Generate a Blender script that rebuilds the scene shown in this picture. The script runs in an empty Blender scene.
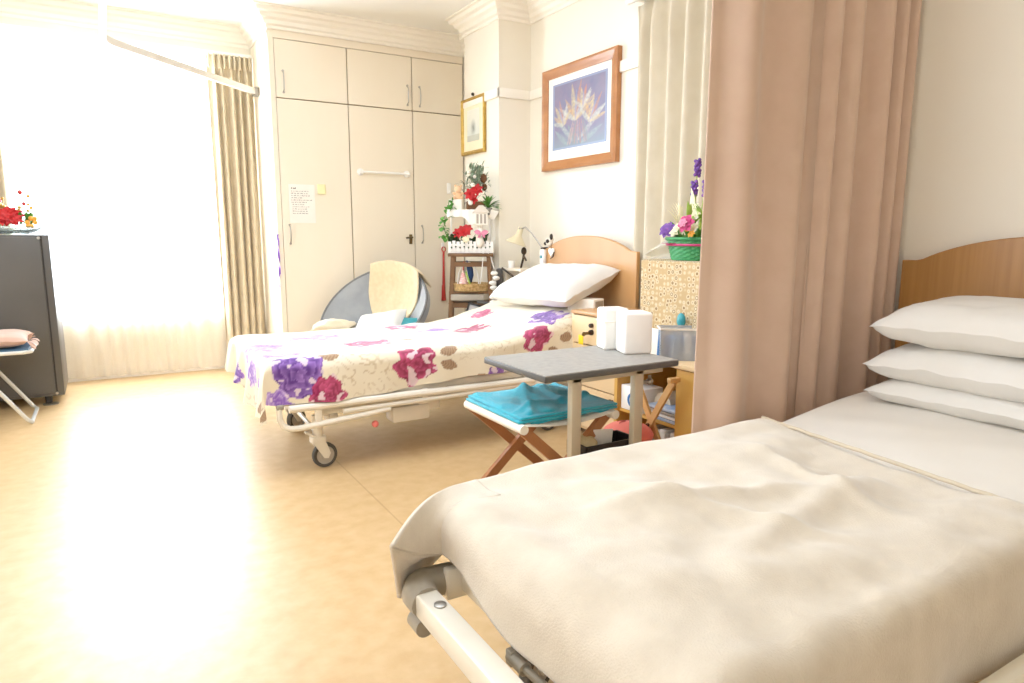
import bpy, math, random
from math import sin, cos, pi, sqrt
from mathutils import Vector, Matrix, noise
random.seed(7)
SC = bpy.context.scene
COL = SC.collection

# ------------------------------------------------------------------ helpers
def lin(c):
    c = c / 255.0
    return c / 12.92 if c <= 0.04045 else ((c + 0.055) / 1.055) ** 2.4
def rgb(h):
    h = h.lstrip('#')
    return (lin(int(h[0:2], 16)), lin(int(h[2:4], 16)), lin(int(h[4:6], 16)), 1)
def mixc(a, b, t):
    t = max(0.0, min(1.0, t))
    return tuple(a[i] * (1 - t) + b[i] * t for i in range(4))
def smooth(t):
    t = max(0.0, min(1.0, t))
    return t * t * (3 - 2 * t)
def nz(x, y, z=0.0, s=1.0):
    return noise.noise(Vector((x * s, y * s, z * s)))

class MB:
    """collects shapes for one mesh object, in world coordinates unless a frame is set"""
    def __init__(self):
        self.v = []; self.f = []; self.c = None
    def add(self, vs, fs, M=None):
        o = len(self.v)
        for p in vs:
            p = Vector(p)
            self.v.append(M @ p if M is not None else p)
        for f in fs:
            self.f.append(tuple(i + o for i in f))
        return self
    def box(self, a, b, M=None, r=0.0):
        x0, y0, z0 = [min(a[i], b[i]) for i in range(3)]
        x1, y1, z1 = [max(a[i], b[i]) for i in range(3)]
        if r > 0:
            return self.rbox((x0, y0, z0), (x1, y1, z1), r, M)
        vs = [(x0, y0, z0), (x1, y0, z0), (x1, y1, z0), (x0, y1, z0), (x0, y0, z1), (x1, y0, z1), (x1, y1, z1), (x0, y1, z1)]
        fs = [(0, 3, 2, 1), (4, 5, 6, 7), (0, 1, 5, 4), (1, 2, 6, 5), (2, 3, 7, 6), (3, 0, 4, 7)]
        return self.add(vs, fs, M)
    def rbox(self, a, b, r, M=None, k=2):
        c = [(a[i] + b[i]) / 2 for i in range(3)]
        h = [(b[i] - a[i]) / 2 for i in range(3)]
        r = min(r, min(h) * 0.98)
        n = k
        # coordinate stations along each axis: rounded ends
        def st(hh):
            s = []
            for i in range(n + 1):
                an = -pi / 2 + i * (pi / 2) / n
                s.append((-(hh - r), an))
            for i in range(n + 1):
                an = i * (pi / 2) / n
                s.append(((hh - r), an))
            return s
        # sphere-ish mapping: build from lat/long of unit sphere with offsets
        vs = []; fs = []
        lats = st(h[2])
        lon = []
        for q in range(4):
            for i in range(n + 1):
                lon.append((q, q * pi / 2 + i * (pi / 2) / n))
        sg = [(1, 1), (-1, 1), (-1, -1), (1, -1)]
        for (cz, an) in lats:
            for (q, lo) in lon:
                sx, sy = sg[q]
                vs.append((c[0] + sx * (h[0] - r) + r * cos(an) * cos(lo), c[1] + sy * (h[1] - r) + r * cos(an) * sin(lo), c[2] + cz + r * sin(an)))
        L = len(lon)
        for j in range(len(lats) - 1):
            for i in range(L):
                fs.append((j * L + i, j * L + (i + 1) % L, (j + 1) * L + (i + 1) % L, (j + 1) * L + i))
        fs.append(tuple(reversed(range(L))))
        fs.append(tuple((len(lats) - 1) * L + i for i in range(L)))
        return self.add(vs, fs, M)
    def bar(self, p, q, w, d=None, up=(0, 0, 1), M=None):
        """rectangular bar from p to q, w across, d in the up-ish direction"""
        d = w if d is None else d
        p = Vector(p); q = Vector(q); t = (q - p).normalized(); up = Vector(up)
        if abs(t.dot(up)) > 0.98: up = Vector((0, 1, 0))
        s = t.cross(up).normalized(); u = s.cross(t).normalized()
        vs = []
        for e in (p, q):
            for a, b in ((-1, -1), (1, -1), (1, 1), (-1, 1)):
                vs.append(e + s * (a * w / 2) + u * (b * d / 2))
        fs = [(3, 2, 1, 0), (4, 5, 6, 7), (0, 1, 5, 4), (1, 2, 6, 5), (2, 3, 7, 6), (3, 0, 4, 7)]
        return self.add(vs, fs, M)
    def tube(self, pts, r, n=10, cap=True, M=None, closed=False):
        pts = [Vector(p) for p in pts]
        N = len(pts); rs = r if isinstance(r, (list, tuple)) else [r] * N
        vs = []; fs = []
        prev = None
        for i in range(N):
            if closed:
                t = (pts[(i + 1) % N] - pts[i - 1])
            else:
                t = (pts[min(i + 1, N - 1)] - pts[max(i - 1, 0)])
            t = t.normalized() if t.length > 1e-9 else Vector((0, 0, 1))
            if prev is None:
                a = Vector((0, 0, 1)) if abs(t.z) < 0.9 else Vector((1, 0, 0))
                s = t.cross(a).normalized()
            else:
                s = (prev - t * prev.dot(t))
                s = s.normalized() if s.length > 1e-6 else t.orthogonal().normalized()
            prev = s; u = t.cross(s)
            for k in range(n):
                an = 2 * pi * k / n
                vs.append(pts[i] + (s * cos(an) + u * sin(an)) * rs[i])
        rings = N if closed else N - 1
        for i in range(rings):
            j = (i + 1) % N
            for k in range(n):
                fs.append((i * n + k, i * n + (k + 1) % n, j * n + (k + 1) % n, j * n + k))
        if cap and not closed:
            fs.append(tuple(reversed(range(n)))); fs.append(tuple((N - 1) * n + k for k in range(n)))
        return self.add(vs, fs, M)
    def cyl(self, p, q, r, n=20, M=None):
        return self.tube([p, q], r, n, True, M)
    def lathe(self, prof, c=(0, 0, 0), n=28, M=None, cap=True):
        vs = []; fs = []
        for (r, z) in prof:
            for k in range(n):
                an = 2 * pi * k / n
                vs.append((c[0] + r * cos(an), c[1] + r * sin(an), c[2] + z))
        for i in range(len(prof) - 1):
            for k in range(n):
                fs.append((i * n + k, i * n + (k + 1) % n, (i + 1) * n + (k + 1) % n, (i + 1) * n + k))
        if cap:
            fs.append(tuple(reversed(range(n)))); fs.append(tuple((len(prof) - 1) * n + k for k in range(n)))
        return self.add(vs, fs, M)
    def grid(self, fn, nu, nv, M=None, flip=False):
        vs = []; fs = []
        for j in range(nv + 1):
            for i in range(nu + 1):
                vs.append(fn(i / nu, j / nv))
        for j in range(nv):
            for i in range(nu):
                a = j * (nu + 1) + i
                q = (a, a + 1, a + nu + 2, a + nu + 1)
                fs.append(tuple(reversed(q)) if flip else q)
        return self.add(vs, fs, M)
    def ball(self, c, r, n=12, m=8, sc=(1, 1, 1), M=None, bump=0.0, seed=0):
        vs = []; fs = []
        for j in range(m + 1):
            la = -pi / 2 + pi * j / m
            for i in range(n):
                lo = 2 * pi * i / n
                d = Vector((cos(la) * cos(lo), cos(la) * sin(lo), sin(la)))
                rr = r * (1 + bump * nz(d.x + seed, d.y, d.z, 2.3))
                vs.append((c[0] + d.x * rr * sc[0], c[1] + d.y * rr * sc[1], c[2] + d.z * rr * sc[2]))
        for j in range(m):
            for i in range(n):
                fs.append((j * n + i, j * n + (i + 1) % n, (j + 1) * n + (i + 1) % n, (j + 1) * n + i))
        return self.add(vs, fs, M)
    def prism(self, prof, axis, a, b, M=None):
        """extrude a closed 2D profile along an axis ('x': profile in y,z; 'y': profile in x,z; 'z': in x,y)"""
        n = len(prof); vs = []
        for e in (a, b):
            for (u, w) in prof:
                vs.append({'x': (e, u, w), 'y': (u, e, w), 'z': (u, w, e)}[axis])
        fs = [tuple(range(n)), tuple(reversed(range(n, 2 * n)))]
        for i in range(n):
            j = (i + 1) % n
            fs.append((i, i + n, j + n, j))
        return self.add(vs, fs, M)
    def leaf(self, base, tip, w, cup=0.2, up=(0, 0, 1), fold=0.15):
        """a pointed leaf or petal of six faces"""
        b = Vector(base); t = Vector(tip); d = t - b; L = d.length
        up = Vector(up)
        s = d.cross(up)
        s = s.normalized() if s.length > 1e-6 else d.orthogonal().normalized()
        u = s.cross(d).normalized()
        vs = []
        for (f, k) in ((0, .25), (.3, .85), (.6, 1.0), (.85, .55), (1, .04)):
            m = b + d * f + u * (cup * L * (f * (1 - f) * 4) * 0.5)
            vs += [m - s * (w * k / 2) + u * (fold * w * k), m, m + s * (w * k / 2) + u * (fold * w * k)]
        fs = []
        for i in range(4):
            a = i * 3
            fs += [(a, a + 1, a + 4, a + 3), (a + 1, a + 2, a + 5, a + 4)]
        return self.add(vs, fs)

def root_of(o):
    while o.parent is not None: o = o.parent
    return o
def obj(name, mb, mat, parent=None, local=False, sharp=35, bevel=0.0, subd=0, solid=0.0, cols=None):
    vs = mb.v
    if parent is not None and not local:
        off = root_of(parent).location
        vs = [v - off for v in vs]
    me = bpy.data.meshes.new(name)
    me.from_pydata([tuple(v) for v in vs], [], mb.f)
    me.update()
    for p in me.polygons: p.use_smooth = True
    if sharp < 179:
        me.set_sharp_from_angle(angle=math.radians(sharp))
    if cols is not None:
        at = me.color_attributes.new('paint', 'FLOAT_COLOR', 'POINT')
        flat = [x for c in cols for x in c]
        at.data.foreach_set('color', flat)
    me.materials.append(mat)
    o = bpy.data.objects.new(name, me)
    COL.objects.link(o)
    if parent is not None: o.parent = parent
    if solid:
        m = o.modifiers.new('thick', 'SOLIDIFY'); m.thickness = solid; m.offset = 0
    if bevel:
        m = o.modifiers.new('bevel', 'BEVEL'); m.width = bevel; m.segments = 2; m.limit_method = 'ANGLE'; m.angle_limit = math.radians(50)
    if subd:
        m = o.modifiers.new('sub', 'SUBSURF'); m.levels = subd; m.render_levels = subd
    return o
def tag(o, label, cat, group=None, kind=None):
    o['label'] = label; o['category'] = cat
    if group: o['group'] = group
    if kind: o['kind'] = kind
    return o
def thing(name, label, cat, loc, rotz=0.0, group=None):
    o = bpy.data.objects.new(name, None); COL.objects.link(o)
    o.location = loc; o.rotation_euler = (0, 0, rotz); o.empty_display_size = 0.05
    return tag(o, label, cat, group)
def struct(name, mb, mat, parent=None, **k):
    o = obj(name, mb, mat, parent, **k)
    o['kind'] = 'structure'
    return o
def copy_tree(o, parent=None):
    c = o.copy(); COL.objects.link(c)
    if parent is not None: c.parent = parent
    for ch in list(o.children): copy_tree(ch, c)
    return c

# ------------------------------------------------------------------ materials
def mat(name, col, rough=0.6, metal=0.0, col2=None, nscale=8.0, namt=0.5, stretch=(1, 1, 1), bump=0.0, bscale=60.0, sheen=0.0,
        coat=0.0, spec=0.5, trans=0.0, alpha=1.0, emis=0.0, paint=False, detail=4.0, bstretch=None, sss=0.0, ior=1.45):
    m = bpy.data.materials.new(name); m.use_nodes = True
    nt = m.node_tree; N = nt.nodes; L = nt.links
    b = N['Principled BSDF']
    c1 = rgb(col) if isinstance(col, str) else col
    b.inputs['Base Color'].default_value = c1
    b.inputs['Roughness'].default_value = rough
    b.inputs['Metallic'].default_value = metal
    b.inputs['Specular IOR Level'].default_value = spec
    b.inputs['IOR'].default_value = ior
    if coat: b.inputs['Coat Weight'].default_value = coat; b.inputs['Coat Roughness'].default_value = 0.15
    if sheen: b.inputs['Sheen Weight'].default_value = sheen; b.inputs['Sheen Roughness'].default_value = 0.4
    if trans: b.inputs['Transmission Weight'].default_value = trans
    if alpha < 1: b.inputs['Alpha'].default_value = alpha
    if emis: b.inputs['Emission Color'].default_value = c1; b.inputs['Emission Strength'].default_value = emis
    tc = N.new('ShaderNodeTexCoord')
    src = None
    if paint:
        a = N.new('ShaderNodeVertexColor'); a.layer_name = 'paint'
        L.new(a.outputs['Color'], b.inputs['Base Color']); src = a.outputs['Color']
    c2 = rgb(col2) if isinstance(col2, str) else col2
    if c2 is None and not paint:
        c2 = (c1[0] * .93, c1[1] * .92, c1[2] * .9, 1)
    if not paint:
        mp = N.new('ShaderNodeMapping'); mp.inputs['Scale'].default_value = stretch
        L.new(tc.outputs['Object'], mp.inputs['Vector'])
        no = N.new('ShaderNodeTexNoise'); no.inputs['Scale'].default_value = nscale; no.inputs['Detail'].default_value = detail
        L.new(mp.outputs['Vector'], no.inputs['Vector'])
        rp = N.new('ShaderNodeValToRGB')
        rp.color_ramp.elements[0].position = 0.5 - namt * 0.5; rp.color_ramp.elements[1].position = 0.5 + namt * 0.5
        rp.color_ramp.elements[0].color = c2; rp.color_ramp.elements[1].color = c1
        L.new(no.outputs['Fac'], rp.inputs['Fac']); L.new(rp.outputs['Color'], b.inputs['Base Color'])
    if bump:
        n2 = N.new('ShaderNodeTexNoise'); n2.inputs['Scale'].default_value = bscale; n2.inputs['Detail'].default_value = 3
        if bstretch:
            m2 = N.new('ShaderNodeMapping'); m2.inputs['Scale'].default_value = bstretch
            L.new(tc.outputs['Object'], m2.inputs['Vector']); L.new(m2.outputs['Vector'], n2.inputs['Vector'])
        else:
            L.new(tc.outputs['Object'], n2.inputs['Vector'])
        bp = N.new('ShaderNodeBump'); bp.inputs['Strength'].default_value = bump; bp.inputs['Distance'].default_value = 0.01
        L.new(n2.outputs['Fac'], bp.inputs['Height']); L.new(bp.outputs['Normal'], b.inputs['Normal'])
    return m

M = {}
M['wall'] = mat('wall_paint', '#ece5d6', .75, bump=.03, bscale=200, nscale=2, col2='#e9e1d0')
M['ceil'] = mat('ceiling_paint', '#f1f0ec', .85, nscale=2, col2='#eeece6')
M['trim'] = mat('cornice_paint', '#f4eee2', .5, nscale=3, col2='#f1eadc')
M['wardrobe'] = mat('wardrobe_laminate', '#efe4d0', .42, nscale=3, stretch=(1, 1, .3), col2='#ebdec7')
M['gap'] = mat('gap_shadow', '#8c7650', .8)
M['floor'] = mat('vinyl_floor', '#d0b184', .36, col2='#b8935f', nscale=16, namt=.8, detail=10, bump=.05, bscale=220, spec=.6)
M['chrome'] = mat('brushed_nickel', '#b9b4ac', .28, 1.0)
M['steel'] = mat('grey_steel', '#9a958c', .35, .9)
M['brass'] = mat('aged_brass', '#7a684a', .35, .9)
M['gold'] = mat('gilt_frame', '#c7a24e', .4, .55, col2='#9a7a34', nscale=30)
M['bedmetal'] = mat('cream_enamel', '#e8e1d2', .35, col2='#e2dac8', coat=.3)
M['beddark'] = mat('grey_bumper_plastic', '#a39a8a', .45, col2='#8d8474', nscale=20)
M['rubber'] = mat('dark_rubber', '#4d4842', .7)
M['wheelhub'] = mat('wheel_grey', '#b7ae9f', .5)
M['mattress'] = mat('mattress_cover', '#b9ac98', .6)
M['mattressw'] = mat('white_mattress_cover', '#ece2d0', .7)
M['beech'] = mat('beech_veneer', '#c99a66', .4, col2='#b98752', nscale=5, stretch=(1, 1, .08), namt=.7, bump=.02)
M['beechlight'] = mat('pale_maple_laminate', '#e8cda2', .42, col2='#dfc091', nscale=5, stretch=(1, 1, .12), namt=.7)
M['oak'] = mat('teak_veneer', '#b5854a', .38, col2='#956532', nscale=14, stretch=(1, 3, .12), namt=.8, coat=.2)
M['oaklight'] = mat('teak_veneer_light', '#b9803c', .38, col2='#94602a', nscale=14, stretch=(1, 3, .12), namt=.8, coat=.2)
M['yellowwood'] = mat('honey_panel', '#d3a552', .45, col2='#c59342', nscale=6, stretch=(1, 1, .1))
M['legwood'] = mat('stool_wood', '#b87f55', .45, col2='#98623c', nscale=10, stretch=(1, 1, .2))
M['palewood'] = mat('tray_stand_wood', '#dcae70', .5, col2='#c99656', nscale=12)
M['darkwood'] = mat('plant_stand_wood', '#7a5430', .5, col2='#573a20', nscale=14, stretch=(1, 1, .2))
M['framewood'] = mat('picture_frame_wood', '#b67a45', .38, col2='#9a5f2e', nscale=14, stretch=(1, .3, 1), coat=.3)
M['curtain'] = mat('tan_curtain_fabric', '#d0b39e', .8, col2='#c8a993', nscale=12, sheen=.25, bump=.05, bscale=500)
M['curtaing'] = mat('stone_curtain_fabric', '#cdc2ac', .8, col2='#c4b8a0', nscale=12, sheen=.2, bump=.05, bscale=500)
M['curtainw'] = mat('window_curtain_fabric', '#d6c7ac', .85, col2='#c8b898', nscale=12, sheen=.2)
M['linen'] = mat('white_linen', '#e0dcd6', .75, col2='#d9d4cc', nscale=6, sheen=.15, bump=.06, bscale=40)
M['sheet'] = mat('ivory_sheet', '#e2dcd3', .8, col2='#dcd5ca', nscale=5, sheen=.1)
M['blanket'] = mat('fleece_blanket', '#d8ccb9', .92, col2='#c2b4a0', nscale=16, sheen=.5, bump=.25, bscale=260, namt=.8)
M['towel'] = mat('teal_terry', '#1db6cc', .95, col2='#149fb6', nscale=40, sheen=.5, bump=.6, bscale=400)
M['canvas'] = mat('white_canvas', '#ece5d8', .8)
M['grey_top'] = mat('grey_linoleum', '#9f9b94', .5, col2='#8d8a85', nscale=40)
M['dark_edge'] = mat('dark_edging', '#55534f', .5)
M['table_leg'] = mat('champagne_metal', '#c9bda4', .35, .3)
M['blackplastic'] = mat('black_plastic', '#242120', .45)
M['white'] = mat('white_plastic', '#f7f4ee', .4, col2='#f2eee6')
M['offwhite'] = mat('offwhite_paper', '#f3ece0', .8)
M['paper'] = mat('note_paper', '#f3ede4', .8)
M['ink'] = mat('grey_ink', '#5d5a58', .8)
M['sticky'] = mat('yellow_sticky_paper', '#f3ebb4', .8)
M['coral'] = mat('coral_plastic', '#f07f74', .45, col2='#ea7268', sss=0)
M['coralink'] = mat('faint_line', '#b4544e', .6)
M['clear'] = mat('smoky_clear_plastic', '#c3c9ce', .2, alpha=.42)
M['blue'] = mat('blue_plastic', '#2f6fae', .4)
M['paleblue'] = mat('pale_blue_plastic', '#86a9c8', .4)
M['teal'] = mat('teal_plastic', '#2f8f99', .4)
M['yellow'] = mat('yellow_plastic', '#f0d21f', .5)
M['orange'] = mat('orange_plastic', '#eaa63c', .5)
M['key'] = mat('dark_metal', '#4a4037', .35, .8)
M['charcoal'] = mat('charcoal_lacquer', '#56534f', .38, col2='#4f4c48', nscale=4)
M['charcoaldark'] = mat('charcoal_groove', '#2a2724', .6)
M['pinkcushion'] = mat('dusty_pink_fabric', '#c9a493', .85, sheen=.3)
M['tubewhite'] = mat('white_tube', '#d8d8d4', .3, .4)
M['greyvelvet'] = mat('grey_velvet', '#a4a7aa', .7, col2='#868a8e', nscale=8, namt=.8, sheen=.6)
M['greypipe'] = mat('grey_piping', '#6c6c6c', .7)
M['creamtowel'] = mat('cream_terry', '#ecd9b4', .95, col2='#e0c99e', nscale=30, bump=.5, bscale=250, sheen=.4)
M['fluffy'] = mat('cream_fleece', '#f2e2c2', .95, bump=.8, bscale=150, sheen=.5)
M['green'] = mat('leaf_green', '#5f9a3c', .6, col2='#3f7a2a', nscale=30)
M['lime'] = mat('lime_leaf', '#a9c65a', .6, col2='#8aae42', nscale=30)
M['darkgreen'] = mat('pine_green', '#3f5a34', .7, col2='#2c4426', nscale=30)
M['frost'] = mat('frosted_pine', '#9fae96', .8, col2='#6f8668', nscale=40)
M['red'] = mat('poinsettia_red', '#c8181c', .6, col2='#a50e14', nscale=30)
M['pink'] = mat('rose_pink', '#e08aa6', .6)
M['magenta'] = mat('magenta_bloom', '#c23a72', .6)
M['purple'] = mat('violet_bloom', '#7a4a9c', .6, col2='#5c3484', nscale=40)
M['cream'] = mat('cream_petal', '#f4ecc8', .6)
M['brown'] = mat('brown_cone', '#6a4426', .8)
M['peach'] = mat('peach_plush', '#e8bd94', .9, sheen=.4)
M['wicker'] = mat('woven_straw', '#cfae78', .8, col2='#8f6c3c', nscale=60, namt=.4)
M['greenbasket'] = mat('green_woven', '#3f9a5c', .5, col2='#2c7c46', nscale=50)
M['cello'] = mat('cellophane', '#e9e6da', .2, trans=.5, ior=1.15)
M['glass'] = mat('clear_glass', '#e6f0ee', .05, trans=.9, ior=1.3)
M['lampcream'] = mat('cream_lamp_enamel', '#ddd0ac', .35, coat=.2)
M['bedroll'] = mat('tissue_roll', '#e2d3b8', .9)
M['shoehorn'] = mat('red_plastic', '#b8322c', .4)
M['photo'] = mat('family_photo', '#c7b8c0', .3, paint=True)
M['paint'] = mat('printed_art', '#ffffff', .35, paint=True)
M['floral'] = mat('floral_fleece', '#ffffff', .9, paint=True, sheen=.35, bump=.12, bscale=200)
M['mag'] = mat('magazine_paper', '#c4cbd6', .6, col2='#7f9cc4', nscale=14, namt=.3)
M['book'] = mat('book_cover_grey', '#a99f92', .6)
M['tinsel'] = mat('purple_ribbon', '#8b5fc4', .3, .3)

def lace_material():
    m = bpy.data.materials.new('brown_dotted_cloth'); m.use_nodes = True
    nt = m.node_tree; N = nt.nodes; L = nt.links; b = N['Principled BSDF']; b.inputs['Roughness'].default_value = .85
    tc = N.new('ShaderNodeTexCoord')
    vo = N.new('ShaderNodeTexVoronoi'); vo.inputs['Scale'].default_value = 38; vo.inputs['Randomness'].default_value = .35
    L.new(tc.outputs['Object'], vo.inputs['Vector'])
    r1 = N.new('ShaderNodeValToRGB'); cr = r1.color_ramp
    cr.elements[0].position = 0; cr.elements[0].color = rgb('#5a4224')
    cr.elements[1].position = .62; cr.elements[1].color = rgb('#b89b6e')
    for p, c in ((.10, '#5a4224'), (.15, '#d6c6a6'), (.25, '#d6c6a6'), (.31, '#86683c'), (.37, '#86683c'), (.45, '#d3c2a0')):
        e = cr.elements.new(p); e.color = rgb(c)
    L.new(vo.outputs['Distance'], r1.inputs['Fac'])
    L.new(r1.outputs['Color'], b.inputs['Base Color'])
    return m
M['lace'] = lace_material()

def sheer_material():
    m = bpy.data.materials.new('sheer_voile'); m.use_nodes = True
    nt = m.node_tree; N = nt.nodes; L = nt.links
    N.remove(N['Principled BSDF']); out = N['Material Output']
    d = N.new('ShaderNodeBsdfDiffuse'); d.inputs['Color'].default_value = rgb('#fbf4e6')
    t = N.new('ShaderNodeBsdfTranslucent'); t.inputs['Color'].default_value = rgb('#fdf8ee')
    tr = N.new('ShaderNodeBsdfTransparent')
    a = N.new('ShaderNodeMixShader'); a.inputs[0].default_value = .55
    L.new(d.outputs[0], a.inputs[1]); L.new(t.outputs[0], a.inputs[2])
    c = N.new('ShaderNodeMixShader')
    tc = N.new('ShaderNodeTexCoord'); no = N.new('ShaderNodeTexNoise'); no.inputs['Scale'].default_value = 260
    mr = N.new('ShaderNodeMapRange'); mr.inputs['To Min'].default_value = .45; mr.inputs['To Max'].default_value = .65
    L.new(tc.outputs['Object'], no.inputs['Vector']); L.new(no.outputs['Fac'], mr.inputs['Value']); L.new(mr.outputs['Result'], c.inputs[0])
    L.new(tr.outputs[0], c.inputs[1]); L.new(a.outputs[0], c.inputs[2])
    L.new(c.outputs[0], out.inputs['Surface'])
    return m
M['sheer'] = sheer_material()

def floor_material():
    m = M['floor']; nt = m.node_tree; N = nt.nodes; L = nt.links; b = N['Principled BSDF']
    # faint welded seams of the vinyl sheets along the room
    tc = N.new('ShaderNodeTexCoord'); sx = N.new('ShaderNodeSeparateXYZ'); L.new(tc.outputs['Object'], sx.inputs[0])
    md = N.new('ShaderNodeMath'); md.operation = 'PINGPONG'; md.inputs[1].default_value = 1.0
    ad = N.new('ShaderNodeMath'); ad.operation = 'ADD'; ad.inputs[1].default_value = 1.1
    L.new(sx.outputs['X'], ad.inputs[0]); L.new(ad.outputs[0], md.inputs[0])
    lt = N.new('ShaderNodeMath'); lt.operation = 'LESS_THAN'; lt.inputs[1].default_value = .004
    L.new(md.outputs[0], lt.inputs[0])
    mx = N.new('ShaderNodeMix'); mx.data_type = 'RGBA'
    rp = [n for n in N if n.type == 'VALTORGB'][0]
    mu = N.new('ShaderNodeMath'); mu.operation = 'MULTIPLY'; mu.inputs[1].default_value = .35
    L.new(lt.outputs[0], mu.inputs[0]); L.new(mu.outputs[0], mx.inputs[0])
    L.new(rp.outputs['Color'], mx.inputs[6]); mx.inputs[7].default_value = rgb('#8a6233')
    L.new(mx.outputs[2], b.inputs['Base Color'])
floor_material()

# ------------------------------------------------------------------ camera
f_px = 677.0
yaw, pitch, roll = -.5389, -.1568, -.0012
Rz = Matrix.Rotation(yaw, 3, 'Z'); Rx = Matrix.Rotation(pitch, 3, 'X'); Ry = Matrix.Rotation(roll, 3, 'Y')
R3 = Rz @ Rx @ Ry
right, fwd, up = R3.col[0], R3.col[1], R3.col[2]
cm = Matrix(((right.x, up.x, -fwd.x), (right.y, up.y, -fwd.y), (right.z, up.z, -fwd.z)))
cam = bpy.data.cameras.new('camera'); cam.sensor_width = 36; cam.lens = 36 * f_px / 1024; cam.clip_start = .02
co = bpy.data.objects.new('camera', cam); COL.objects.link(co)
co.matrix_world = Matrix.Translation((0, 0, 1.1)) @ cm.to_4x4()
SC.camera = co
cam.dof.use_dof = False

# ------------------------------------------------------------------ room
XL, XR, YB, YF, ZC = -2.6, 2.71, -1.3, 5.98, 2.70
struct('floor', MB().box((XL - .1, YB - .1, -.1), (XR + .1, YF + .2, 0)), M['floor'])
struct('ceiling', MB().box((XL - .1, YB - .1, ZC), (XR + .1, YF + .2, ZC + .1)), M['ceil'])
w = MB().box((XR, YB - .1, 0), (XR + .1, YF + .2, ZC))
struct('wall_right', w, M['wall'])
struct('trim_1', MB().box((2.45, 4.28, 0), (XR, 4.80, ZC)), M['wall'])      # the projecting pier
struct('wall_left', MB().box((XL - .1, YB - .1, 0), (XL, YF + .2, ZC)), M['wall'])
struct('wall_back', MB().box((XL, YB - .1, 0), (XR, YB, ZC)), M['wall'])
WX0, WX1, WZ0, WZ1 = -1.5, .98, .48, 2.45
w = MB().box((XL, YF, 0), (WX0, YF + .2, ZC)).box((WX1, YF, 0), (XR, YF + .2, ZC)).box((WX0, YF, 0), (WX1, YF + .2, WZ0)).box((WX0, YF, WZ1), (WX1, YF + .2, ZC))
struct('wall_far', w, M['wall'])
wf = MB()
for (a, b) in (((WX0, WZ0), (WX1, WZ0 + .05)), ((WX0, WZ1 - .05), (WX1, WZ1)), ((WX0, WZ0), (WX0 + .05, WZ1)), ((WX1 - .05, WZ0), (WX1, WZ1)), ((-.28, WZ0), (-.23, WZ1))):
    wf.box((a[0], YF + .09, a[1]), (b[0], YF + .14, b[1]))
win = struct('window_1', wf, M['white'])
gl = MB().box((WX0 + .05, YF + .112, WZ0 + .05), (WX1 - .05, YF + .118, WZ1 - .05))
gm = bpy.data.materials.new('window_glass'); gm.use_nodes = True
_n = gm.node_tree.nodes; _n.remove(_n['Principled BSDF']); _t = _n.new('ShaderNodeBsdfTransparent'); _g = _n.new('ShaderNodeBsdfGlossy'); _g.inputs['Roughness'].default_value = .02
_m = _n.new('ShaderNodeMixShader'); _m.inputs[0].default_value = .05
gm.node_tree.links.new(_t.outputs[0], _m.inputs[1]); gm.node_tree.links.new(_g.outputs[0], _m.inputs[2]); gm.node_tree.links.new(_m.outputs[0], _n['Material Output'].inputs['Surface'])
obj('window_pane', gl, gm, win)

# cornice: stepped profile swept along the wall heads
PROF = [(0, 0), (.012, 0), (.012, .02), (.03, .03), (.034, .055), (.055, .07), (.06, .09), (.085, .10), (.09, .125), (.11, .13), (.11, .14), (0, .14)]
def cornice(name, p, q, inward, e0=0, e1=0):
    """p,q on the wall line; inward = unit vector into the room; e0/e1: mitre (+1 outward corner, -1 inner corner)"""
    p = Vector(p); q = Vector(q); d = (q - p).normalized(); n = Vector(inward)
    vs = []
    for (end, e, s) in ((p, e0, -1), (q, e1, 1)):
        for (o, z) in PROF:
            vs.append(end + n * o + d * (s * e * o) + Vector((0, 0, ZC - .14 + z)))
    N = len(PROF)
    fs = [tuple(range(N)), tuple(reversed(range(N, 2 * N)))]
    for i in range(N):
        j = (i + 1) % N
        fs.append((i, i + N, j + N, j))
    return struct(name, MB().add(vs, fs), M['trim'], sharp=25)
cornice('trim_2', (XL, YF, 0), (1.13, YF, 0), (0, -1, 0), 0, -1)
cornice('trim_3', (1.13, YF, 0), (1.13, 5.32, 0), (-1, 0, 0), -1, 1)
cornice('trim_4', (1.13, 5.32, 0), (2.71, 5.32, 0), (0, -1, 0), 1, -1)
cornice('trim_5', (2.71, 5.32, 0), (2.71, 4.80, 0), (-1, 0, 0), -1, -1)
cornice('trim_6', (2.71, 4.80, 0), (2.45, 4.80, 0), (0, 1, 0), -1, 1)
cornice('trim_7', (2.45, 4.80, 0), (2.45, 4.28, 0), (-1, 0, 0), 1, 1)
cornice('trim_8', (2.45, 4.28, 0), (2.71, 4.28, 0), (0, -1, 0), 1, -1)
cornice('trim_9', (2.71, 4.28, 0), (2.71, YB, 0), (-1, 0, 0), -1, 0)
# picture rail
pr = MB().rbox((2.432, 4.262, 2.045), (2.45, 4.80, 2.11), .006).rbox((2.432, 4.262, 2.045), (2.71, 4.28, 2.11), .006).rbox((2.692, 1.2, 2.045), (2.71, 4.28, 2.11), .006)
struct('trim_10', pr, M['trim'])
# window sill and skirting
struct('baseboard_far', MB().box((XL, YF - .015, 0), (1.13, YF, .09)), M['trim'])
struct('baseboard_right', MB().box((2.695, YB, 0), (2.71, 4.28, .09)).box((2.435, 4.265, 0), (2.45, 4.8, .09)).box((2.435, 4.265, 0), (2.695, 4.28, .09)), M['trim'])

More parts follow.
